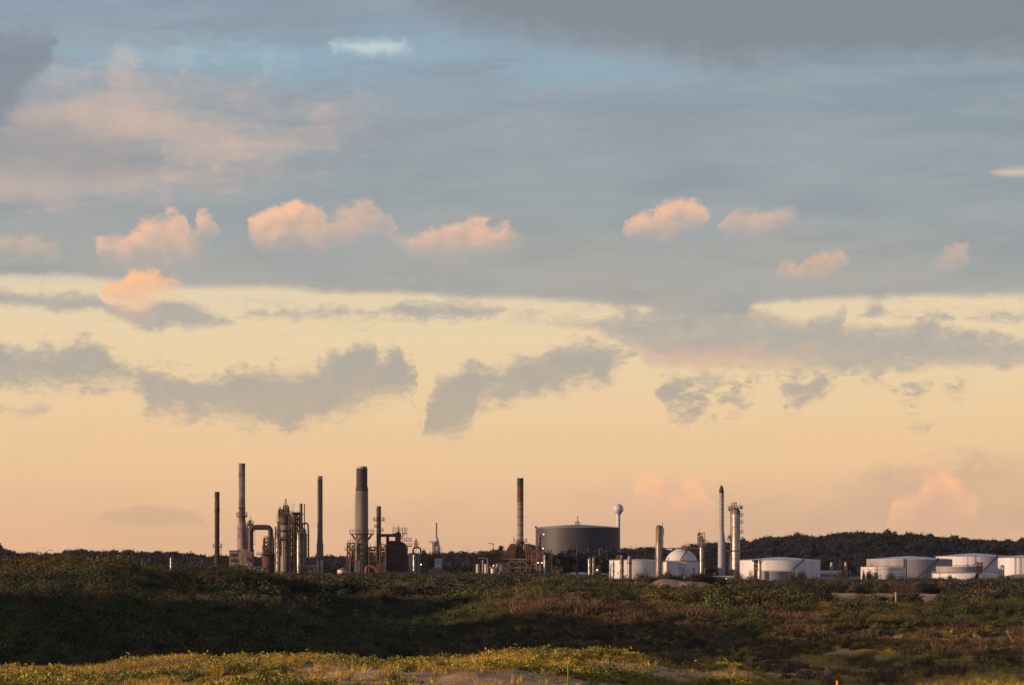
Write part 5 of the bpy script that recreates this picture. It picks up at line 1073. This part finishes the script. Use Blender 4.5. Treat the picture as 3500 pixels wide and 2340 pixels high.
slim(2125, 1960, 1895, 10, 'dull column with small landings in front of the left end of the square white tank', m='concrete_buff', gal=(1912, 1924, 1950), hat=False)
slim(2151, 1965, 1897, 12, 'dull buff column in front of the middle of the square white tank', m='cladding_dull', gal=(1924,), hat=False)
t = Thing('steel_frame', 'small rusty peaked frame on the roof edge behind the dull column', 'steel frame', 2110, 1995, 1914)
t.mb().prism([(2100, 1914), (2111, 1893), (2116, 1895), (2120, 1914)], 1.5).truss(2112, 2122, 1896, 1914, 3, 2, 0.14).out('frame', 'steel_brown')
t = slim(2252, 1950, 1793, 22, 'tall dull column with a rounded head and gold streaked flank beside the white dome', m='cladding_dull', hat=False, pipe=False)
t.mb().tube([(2265.5, B, 0), (2265.5, 1800, 0), (2260, 1797, 0)], 1.7, 4).cyl(2264, 1800, 1783, 0.9, n=8).out('side_pipe', 'steel_brown')
m_ = t.mb()
for y in (1806, 1815, 1826, 1850): m_.box(2264, 2271, y, y+1.6, 2)
m_.rod((2268, 1826, 0), (2268, 1803, 0), 0.14).out('landing', 'steel_brown'); t.mb().ladder(2244, 1800, B, -3.2, 1.8, 0.09).out('ladder', 'steel_brown')
t.mb().rod((2237, 1956, 0), (2237, 1862, 0), 0.1).rod((2234, 1862, 0), (2240, 1862, 0), 0.1).out('lamp_mast', 'steel_brown')
t = slim(2398, 1950, 1830, 13, 'column with looped pipes and landings at its head, right of the white dome', gal=(1845, 1869, 1916), hat=False)
t.mb().tube([(2396, 1834, 0), (2396, 1820, 0), (2388, 1820, 0)], 1.2, 3).tube([(2402, 1836, 0), (2402, 1818, 0), (2409, 1818, 0), (2409, 1850, 0)], 1.2, 4).rod((2391, 1828, 0), (2391, 1803, 0), 0.1).out('loop_pipe', 'steel_brown')
t.mb().truss(2385, 2391, 1822, 1868, 3, 4, 0.12).box(2384, 2398, 1821, 1826, 3).deck(2404, 2420, 1850, 3, 1.2, 5).box(2403, 2413, 1855, 1872, 2.5).out('head_frame', 'steel_brown')
t.mb().tube([(2408, B, -1), (2408, 1942, -1), (2418, 1942, -1)], 1.1, 4).out('low_pipe', 'cladding_dull')

# ---- spiral flare stack and the tall shiny column
t = Thing('flare_stack', 'tall pale stack with spiral strakes and a dark pointed tip', 'flare stack', 2466, 2000, B)
t.mb().lathe(2466.5, [(13.2, B), (12.6, 1900), (12.2, 1849), (8.2, 1812), (7.6, 1800), (7.2, 1682)], n=24).out('shaft', 'flare_grey')
t.mb().lathe(2466, [(7.4, 1685), (8.6, 1677), (7.6, 1672), (4.0, 1661), (3.6, 1658.5)], n=18).out('tip', 'soot'); t.mb().lathe(2466.5, [(8.2, 1814), (8.0, 1806)], n=24).out('rusty_band', 'rust_orange')
m_ = t.mb()
for st in range(3):
    pts = []
    for i in range(61):
        a = st*2*math.pi/3+i*0.30; y = 1682+i*2.0; pts.append((2466.5+7.6*math.cos(a), y, 7.6*t.k*math.sin(a)))
    m_.tube(pts, 0.95, 0, 5)
m_.out('strake', 'steel_brown')
m_ = t.mb()
for y in (1876, 1905, 1932): m_.lathe(2466.5, [(13.1, y+0.8), (13.1, y-0.8)], n=24)
m_.out('band', 'cladding_dull')
t.mb().tube([(2479, 1962, 0), (2488, 1960, 0), (2489, 1926, 0), (2480, 1922, 0)], 1.3, 6).out('bypass_pipe', 'flare_grey'); t.mb().box(2420, 2500, 1957, 1960, 4).out('pipe_bridge', 'stair_rust')
t = Thing('distillation_tower', 'tall shiny silver tower with a bright gold streak and railed landings down its right side', 'distillation tower', 2515, 1980, B)
t.mb().dome(2515, B, 1738, 14.6, 7, n=32).out('shell', 'cladding'); t.mb().lathe(2515, [(15.0, 1757), (15.0, 1745), (10, 1737), (4, 1735)], n=32).out('head', 'concrete_grey')
m_ = t.mb()
for y in (1772, 1781, 1800, 1825, 1850, 1868, 1881, 1908, 1930): m_.lathe(2515, [(15.2, y+0.7), (15.2, y-0.7)], n=32)
m_.out('band', 'steel_brown')
m_ = t.mb()
for i, x in enumerate((2500, 2504, 2508.5, 2512)): m_.tube([(x, 1745, 0), (x, 1718-(i % 2), 0), (x+2.0, 1716, 0)], 1.1, 2, 8)
m_.tube([(2511, 1745, 0), (2511, 1717, 0), (2517, 1716, 0), (2518.5, 1740, 0)], 1.6, 4).out('vent_pipe', 'cladding_dull')
g = t.mb().deck(2489, 2538, 1735, 8, 1.6, 7, step=5).out('head_gallery', 'steel_brown'); t.mb().rod((2529, 1735, 0), (2529, 1716, 0), 0.12).box(2490, 2497, 1735, 1745, 2).box(2531, 2537, 1728, 1739, 2).out('head_fitting', 'steel_brown')
for y in (1761, 1785, 1819, 1921): t.mb().deck(2529.5, 2540, y, 4, 2, 8, step=5).out('side_gallery', 'steel_brown')
t.mb().ladder(2535, 1735, 1819, 0, 2.0).ladder(2533, 1905, 1960, 0, 2).out('ladder', 'steel_brown')
t.mb().tube([(2497, B, -1), (2497, 1745, -1), (2502, 1742, -1)], 1.6, 4).tube([(2501, B, -1.5), (2501, 1760, -1.5)], 0.9).out('side_pipe', 'cladding_dull')
t.mb().deck(2485, 2500, 1845, 4, 2, 12, step=4).box(2489, 2496, 1828, 1840, 1.5).deck(2488, 2532, 1881, 9.5, 1.2, 3).out('left_gallery', 'steel_brown')
t.mb().tube([(2493, B, 1), (2494, 1900, 1), (2490, 1880, 1)], 1.4, 4).out('drain_pipe', 'stair_rust')
t = Thing('office_block', 'long low white building under the spiral stack with lit openings', 'building', 2447, 1800, 1992)
t.mb().box(2392, 2504, 1970, 1992, 14).out('wall', 'shed_white'); t.mb().box(2390, 2506, 1966.6, 1970, 16).out('roof', 'tank_roof')
m_ = t.mb()
for x in (2408, 2424, 2462, 2492): m_.box(x-3, x+3, 1974, 1979, 0.3, -7.1)
m_.out('window', 'window_dark')
t = Thing('gas_marker', 'small red marker board on the roof edge of the long low white building', 'sign', 2442, 1798, 1967); t.mb().box(2439.5, 2444.5, 1955.5, 1964, 0.4).out('board', 'red_paint'); t.mb().rod((2442, 1967, 0), (2442, 1960, 0), 0.12).out('post', 'steel_dark')
t = Thing('pump_house', 'small shed with a white front and red stripe below the white dome', 'shed', 2348, 1900, 1988)
t.mb().box(2338, 2352, 1966, 1988, 5).box(2352, 2362, 1968, 1988, 4).out('wall', 'shed_white'); t.mb().box(2337, 2363, 1963.6, 1966, 6).out('roof', 'tank_grey'); t.mb().box(2341.5, 2344, 1966, 1972, 0.3, -2.6).out('stripe', 'red_paint')
t = Thing('pipe_rack', 'looped pipes and low plant at the foot of the tall shiny tower, right side', 'pipe rack', 2552, 1960, B)
t.mb().tube([(2534, 1953, 0), (2550, 1950, 0), (2562, 1960, 0), (2568, 1985, 0)], 1.4, 8).tube([(2538, 1951, -1), (2538, 1944, -1), (2546, 1944, -1), (2546, 1952, -1)], 0.9, 2).tube([(2550, 1952, -1), (2550, 1946, -1), (2558, 1946, -1)], 0.9, 2).out('pipe', 'steel_brown')
t.mb().truss(2534, 2566, 1952, B, 4, 2, 0.14).out('frame', 'steel_brown'); t.mb().tube([(2537, 1972, -2), (2562, 1972, -2)], 6).out('drum', 'tank_stained')

tank('wide white tank with low cone roof and stair, right of the tall shiny tower', 2666, 137, 1914, 1992, 1880, 1902.5, stair=((2732, 1914), (2694, 1947)), fit=((2745, 1908, 1912, 5), (2720, 1908, 1911, 7)))
tank('low grey tank in front of the wide white tank', 2638, 79, 1952, 1996, 1700, 1949, m='tank_grey', pipes=(2683,))
slim(2576.5, 1690, 1915, 7, 'left of two slim golden columns in front of the wide white tank', base=1996, gal=(1918,), hat=True)
slim(2596, 1685, 1913, 9, 'right of two slim golden columns in front of the wide white tank', base=1996, gal=(1922,), hat=True)
t = Thing('steel_frame', 'dark frame linking the two slim golden columns', 'steel frame', 2586, 1692, 1996)
t.mb().truss(2580, 2588, 1912, 1996, 3, 6, 0.2).deck(2572, 2608, 1918, 4, 1.5, 6, step=6).out('frame', 'steel_dark')
for i, (x0, x1) in enumerate(((2802, 2842), (2843, 2878))):
    t = Thing('gas_bullet', ('left' if i == 0 else 'right')+' of two long white gas cylinders lying beside the wide white tank', 'gas cylinder', (x0+x1)/2, 1900, 1988, 'long white gas cylinders')
    yc = 1957; t.mb().tube([(x0+1, yc, 0), (x0+3, yc, 0), (x1-3, yc, 0), (x1-1, yc, 0)], 9.5, 0, 24).out('shell', 'tank_white'); m_ = t.mb()
    for x in (x0+8, (x0+x1)/2, x1-8): m_.box(x-1.5, x+1.5, yc, 1988, 4)
    m_.out('saddle', 'shed_grey'); t.mb().deck(x0+2, x1-2, 1946.6, 2, 0.8, 4).rod(((x0+x1)/2, 1947, 0), ((x0+x1)/2, 1938, 0), 0.1).out('walkway', 'stair_rust')
for x, lab in ((2842, 'left'), (2890.5, 'right')):
    t = Thing('vent_tower', lab+' of two small white topped towers behind the gas cylinders', 'tower', x, 1930, 1988, 'small white topped towers'); t.mb().dome(x, 1934, 1920, 4, 2).out('drum', 'shed_white'); t.mb().truss(x-3.5, x+3.5, 1934, 1988, 3, 5, 0.14).out('frame', 'steel_brown'); t.mb().box(x-5, x+5, 1934, 1935.4, 3).out('landing', 'stair_rust')
t = Thing('pipe_rack', 'thin pale loop pipe and poles right of the gas cylinders', 'pipe rack', 2905, 1900, 1988)
t.mb().tube([(2892, 1988, 0), (2896, 1951, 0), (2907, 1952, 0), (2911, 1988, 0)], 1.1, 6).out('pipe', 'shed_white'); t.mb().rod((2932, 1988, 0), (2932, 1936, 0), 0.22).rod((2938, 1988, 0), (2938, 1944, 0), 0.12).out('pole', 'flare_grey')

tank('wide grey stained tank with a dark stair slanting down its front', 3108, 145.5, 1911, 1996, 1720, 1899.5, m='tank_stained', stair=((3186, 1911), (3112, 1975)), pipes=(3143,), fit=((3015, 1903, 1907, 8), (3170, 1901, 1908, 5), (3196, 1902, 1908, 5)))
tank('small white tank in front of the left end of the grey stained tank', 3019.5, 77, 1937, 1998, 1560, 1935, floating=True, pipes=(3027, 3035, 2985))
for x, y, lab in ((2977, 1929, 'yellow rail frame on the left of the small white tank top'), (3094, 1913, 'rusty access tower at the right end of the small white tank')):
    t = Thing('access_tower', lab, 'access tower', x, 1565, 1998); t.mb().truss(x-4, x+4, y, 1998 if x > 3000 else 1937, 2, 6 if x > 3000 else 1, 0.14).out('frame', 'stair_rust' if x > 3000 else 'post_yellow'); t.mb().deck(x-6, x+6, y, 2.4, 1, 5, step=4).out('gallery', 'stair_rust' if x > 3000 else 'post_yellow')
tank('tall white tank with a cone roof behind the lower tanks at far right', 3329, 131, 1901.5, 1994, 1780, 1889.5, stair=((3386, 1902), (3345, 1942)), pipes=(3307,), fit=((3300, 1888, 1892, 2), (3374, 1884, 1891, 2)))
tank('low buff tank with railed open top between the tall white tank and the front tank', 3280, 80, 1935, 1995, 1640, m='tank_stained', floating=True)
tank('low pinkish white tank nearest the bushes at far right, pipe hooked over its left edge', 3308, 119, 1958.5, 2000, 1500, 1955, stair=((3330, 1958), (3290, 1990)))
t = Thing('hooked_pipe', 'pale pipe hooked over the left edge of the low pinkish tank', 'pipe', 3188, 1490, 2000); t.mb().tube([(3186, 2000, 0), (3186, 1953, 0), (3200, 1953, 0), (3200, 1962, 0)], 1.6, 5).out('pipe', 'flare_grey'); t.mb().box(3184, 3190, 1975, 1977, 1).out('bracket', 'stair_rust')
t = Thing('lamp_post', 'thin rusty post standing in front of the tall white tank at far right', 'lamp post', 3308, 1640, 1995); t.mb().rod((3308, 1995, 0), (3308, 1905, 0), 0.16).out('post', 'stair_rust'); t.mb().box(3304, 3312, 1928, 1931, 1.5).box(3306, 3310, 1904, 1906, 1).out('lamp_head', 'stair_rust')
t = Thing('stair_tower', 'rusty stair tower and crossing gangway in front of the tall white tank', 'stair tower', 3350, 1630, 1995)
t.mb().truss(3342, 3356, 1922, 1995, 3, 5, 0.16).out('frame', 'stair_rust'); t.mb().box(3337, 3360, 1921, 1924, 3).rod((3338, 1921, 0), (3333, 1914, 0), 0.25).rod((3322, 1932, -1), (3342, 1918, -1), 0.2).out('gangway', 'stair_rust')
tank('white tank cut off by the right edge of the photo', 3495, 83, 1906, 1998, 1640, 1896, fit=((3460, 1899, 1903, 6),), pipes=(3455, 3470))
t = Thing('storage_shed', 'low shed with blue grey roof bands and a sunlit front at the far right edge', 'shed', 3490, 1480, 2003)
t.mb().box(3440, 3545, 1972, 2003, 14).out('wall', mat('shed_cream', (0.72, 0.56, 0.40), (0.6, 0.45, 0.32), 0.3, 0.7)); t.mb().prism([(3428, 1972), (3428, 1969), (3480, 1961), (3550, 1960), (3550, 1972)], 16).out('roof', 'tank_grey'); t.mb().box(3452, 3545, 1976, 1981, 0.4, -7.2).out('awning', 'tank_grey')
m_ = t.mb()
for x in (3452, 3476, 3500): m_.box(x-3, x+3, 1984, 2003, 0.3, -7.1)
m_.out('door', 'window_dark')
t = Thing('guy_wire', 'faint thin wire slanting up out of the ridge at the right edge', 'wire', 3410, 2400, 1852); t.mb().rod((3410, 1852, 0), (3600, 1642, 30), 0.035, 5).out('cable', 'steel_dark')

# ---- lamps burning in the plant
t = Thing('floodlight', 'yellow floodlight burning low between the silver columns right of the red furnace', 'floodlight', 1439, 1960, 1945, 'floodlights burning in the refinery')
t.mb().rod((1439, 1945, 0), (1439, 1930, 0), 0.1).out('pole', 'steel_dark'); g = t.mb().box(1437.4, 1440.6, 1926.2, 1929.8, 0.5).out('lamp_head', 'steel_dark'); t.mb().lathe(1439, [(0.4, 1929.4), (0.95, 1928.5), (0.95, 1927.5), (0.4, 1926.6)], -0.55, 10).out('lens', 'lamp_glow', g)
fl = t.o; base_k = (1439, 1945)
for x, y, D, lab in ((1858, 1824.5, 1990, 'white floodlight high on the left part of the big dark tank'), (1856, 1873, 1985, 'white floodlight lower down by the left corner of the big dark tank'), (1839, 1922, 1960, 'left of two close yellow lamps above the furnace pipe frame'), (1852, 1922.3, 1960, 'right of two close yellow lamps above the furnace pipe frame'),
                     (1686.5, 1931, 1955, 'tiny white lamp above the upright pale drum'), (2041, 1946, 1970, 'tiny lamp beside the right thin red stack'), (2447, 1978, 1780, 'white lamp on the front of the long low white building'), (2482.5, 1978.5, 1780, 'amber lamp on the front of the long low white building')):
    copy_thing(fl, (X(x, D), D, Z(y+17, D)), lab)

# ---- marker posts and the dead branch
def post(label, px_, D, top, base, w, m, cap=None, slots=False):
    t = Thing('marker_post', label, 'post', px_, D, base); h = w/2
    t.mb().lathe(px_, [(h, base), (h*0.97, top+1.2*w*0.2), (h*0.7, top)], n=12).out('post', m)
    if cap: t.mb().box(px_-h*1.25, px_+h*1.25, top-w*0.2, top+w*1.5, w*t.k*1.2).out('cap', cap)
    if slots:
        m_ = t.mb()
        for i in range(7): y = top+4+i*5; m_.box(px_+h*0.6, px_+h*1.7, y, y+2.2, w*t.k*0.5)
        m_.out('step_peg', 'post_wood')
    return t
post('tall pale yellow post with pegs standing in the scrub at right', 3062, 560, 2021, 2095, 4.2, 'post_yellow', slots=True)
post('short yellow post in the scrub below the spiral stack', 2532, 640, 2021, 2062, 3.6, 'post_yellow')
post('small pale stake beside the bright green bush left of centre', 1433, 600, 2033, 2060, 3.2, 'post_wood')
post('green stake with an orange and white top on the near dune', 1942, 112, 2259, 2380, 6.0, 'post_green', 'post_orange')
post('orange tipped stake cut off by the bottom edge at right', 2862, 96, 2324, 2420, 10, 'post_orange')
post('orange post sliced off by the right edge of the photo', 3509, 70, 2205, 2440, 18, 'rust_orange')
post('thin faint stake on the crest of the near dune', 2029, 150, 2243, 2268, 2.6, 'post_wood')
t = Thing('dead_branch', 'bleached bare branch poking up above the scrub on the middle mound', 'branch', 2204, 450, 2052)
t.mb().tube([(2206, 2052, 0), (2204, 2038, 0), (2200, 2024, 0.2), (2198, 2015, 0.3)], 1.0, 3, 6).tube([(2204, 2038, 0), (2208, 2032, 0), (2206, 2026, 0)], 0.6, 2, 5).tube([(2205, 2044, 0), (2199, 2040, -0.2)], 0.5, 0, 5).out('limb', 'post_wood')

# ---- single trees and bushes one can tell apart
def bush_thing(name, label, cat, px_, D, top, base, w, m=leafd, seed=1, grp=None, dens=60, leaf=0.30, per=44, trunk=True):
    t = Thing(name, label, cat, px_, D, base, grp); k = t.k; h = (base-top)*k; r = w*k/2; rg = random.Random(seed)
    v, q, tn = crown(dens, per, (r*1.32, r*1.32, h*1.1), leaf, 300+seed, 0.22, base=h*0.10)
    me = mesh_np('crown', v, q, False, tn); me.materials.append(m); o = bpy.data.objects.new('crown', me); COL.objects.link(o); o.parent = t.o
    m_ = t.mb(); c = Vector((0, 0, h*0.05))
    m_.lathe(px_, [(max(.5, w*0.035), base), (max(.4, w*0.026), base-(base-top)*0.55)], n=8)
    for j in range(5):
        a = j*1.26+seed; e = Vector((math.cos(a)*r*0.55, math.sin(a)*r*0.55, h*rg.uniform(0.5, 0.75))); m_.rod(Vector((0, 0, h*(0.12+0.06*j))), e, max(0.04, r*0.022), 5)
    m_.out('trunk', wood); return t
BD = 1330
for i, (x, w, top, lab) in enumerate((
    (2952, 10, 1959, 'smallest round dark bush against the left end of the small white tank'), (2970, 17, 1955, 'tall narrow dark tree in front of the small white tank, second from its left end'),
    (2992, 34, 1957, 'broad dark tree in front of the left half of the small white tank'), (3045, 34, 1963, 'rounded dark tree in front of the right half of the small white tank'),
    (3096, 62, 1966, 'wide low dark tree below the slanting stair of the grey stained tank'), (3217, 32, 1975, 'compact dark bush silhouetted on the left part of the low pinkish tank'),
    (3247, 19, 1972, 'upright dark bush beside the compact one on the low pinkish tank'), (3274, 9, 1984, 'little dark shrub left of the tiered pine'),
    (3421, 28, 1969, 'dark rounded tree at the right end of the low pinkish tank'), (3446, 12, 1971, 'thin ragged dark tree just left of the sunlit shed front'), (3462, 11, 1980, 'small dark bush before the sunlit shed front'),
    (2524, 46, 1963, 'dark round tree at the foot of the tall shiny tower'), (2570, 38, 1966, 'dark tree left of the slim golden columns'), (2708, 30, 1963, 'dark tree over the right end of the low grey tank'),
    (2740, 34, 1960, 'dark round tree in front of the right end of the wide white tank'), (2786, 46, 1971, 'low spreading tree in front of the gas cylinders'), (2874, 46, 1950, 'tall broad tree at the right end of the gas cylinders'),
    (2430, 46, 1972, 'dark bush in front of the left part of the long low white building'), (2330, 40, 1968, 'low dark bush under the white dome'), (2200, 60, 1960, 'wide dark bush below the square white tank'))):
    bush_thing('dark_tree', lab, 'tree', x, BD+(i*37) % 160, top, 2002, w, seed=i, leaf=0.30, grp='dark trees in front of the white tanks')
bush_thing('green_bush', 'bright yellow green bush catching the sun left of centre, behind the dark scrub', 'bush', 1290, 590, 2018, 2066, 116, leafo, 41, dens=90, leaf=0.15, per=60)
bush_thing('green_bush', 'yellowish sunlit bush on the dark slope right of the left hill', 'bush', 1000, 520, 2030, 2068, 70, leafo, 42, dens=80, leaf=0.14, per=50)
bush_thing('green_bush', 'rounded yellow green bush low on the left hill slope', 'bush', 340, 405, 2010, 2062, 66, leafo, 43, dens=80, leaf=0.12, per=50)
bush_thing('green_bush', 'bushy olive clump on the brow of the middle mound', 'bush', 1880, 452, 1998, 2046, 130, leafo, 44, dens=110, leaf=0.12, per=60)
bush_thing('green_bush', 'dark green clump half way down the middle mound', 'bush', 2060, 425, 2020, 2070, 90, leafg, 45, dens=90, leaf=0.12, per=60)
bush_thing('cushion_bush', 'small bright green cushion bush by the bare sand in the foreground', 'bush', 1352, 104, 2300, 2352, 66, leafy, 46, dens=50, leaf=0.045, per=46)
bush_thing('cushion_bush', 'dark green cushion bush just behind the bright one in the foreground', 'bush', 1402, 116, 2275, 2312, 46, leafg, 47, dens=46, leaf=0.045, per=40)
# tiered pine before the low pinkish tank
t = Thing('tiered_pine', 'small pine with regular upswept tiers of branches in front of the low pinkish tank', 'pine tree', 3339, 1400, 2004)
t.mb().lathe(3339, [(1.3, 2004), (0.25, 1953)], n=8).out('trunk', wood); k = t.k; vs = []; qs = []; n0 = 0; rg2 = np.random.default_rng(5)
for i in range(11):
    y = 1958+i*4.0; r = (2.2+i*1.35)*k; h = (2004-y)*k
    for j in range(7):
        a = j*0.8976+i*0.5; s_ = np.linspace(0.12, 1, 9)[:, None]; c = np.concatenate([np.cos(a)*r*s_, np.sin(a)*r*s_, h+0.32*r*(s_**2-0.25)], 1); c = np.repeat(c, 5, 0)+rg2.normal(size=(45, 3))*0.10
        v, q = quads(c, 0.26, 2.0, rg=rg2); vs.append(v); qs.append(q+n0); n0 += len(v)
me = mesh_np('branches', np.concatenate(vs), np.concatenate(qs), False, rg2.uniform(0, 1, sum(len(q) for q in qs))); me.materials.append(leafd); o = bpy.data.objects.new('branches', me); COL.objects.link(o); o.parent = t.o

# ---- evening air: thin even haze, sky outside it
hz_ = bpy.data.meshes.new('haze'); v_ = [(x, y, z) for z in (-5, 135) for y in (-600, 6700) for x in (-20500, 20500)]
hz_.from_pydata(v_, [], [(0, 2, 3, 1), (4, 5, 7, 6), (0, 1, 5, 4), (2, 6, 7, 3), (0, 4, 6, 2), (1, 3, 7, 5)])
ho = bpy.data.objects.new('haze', hz_); COL.objects.link(ho); tag(ho, 'thin bluish evening haze over the land', 'haze', kind='stuff')
hm = bpy.data.materials.new('evening_air'); hm.use_nodes = True; hm.node_tree.nodes.remove(hm.node_tree.nodes['Principled BSDF'])
pv = hm.node_tree.nodes.new('ShaderNodeVolumePrincipled'); pv.inputs['Color'].default_value = (0.80, 0.82, 1.0, 1); pv.inputs['Density'].default_value = 1.1e-5; pv.inputs['Anisotropy'].default_value = 0.2
hm.node_tree.links.new(pv.outputs[0], hm.node_tree.nodes['Material Output'].inputs['Volume']); hz_.materials.append(hm)
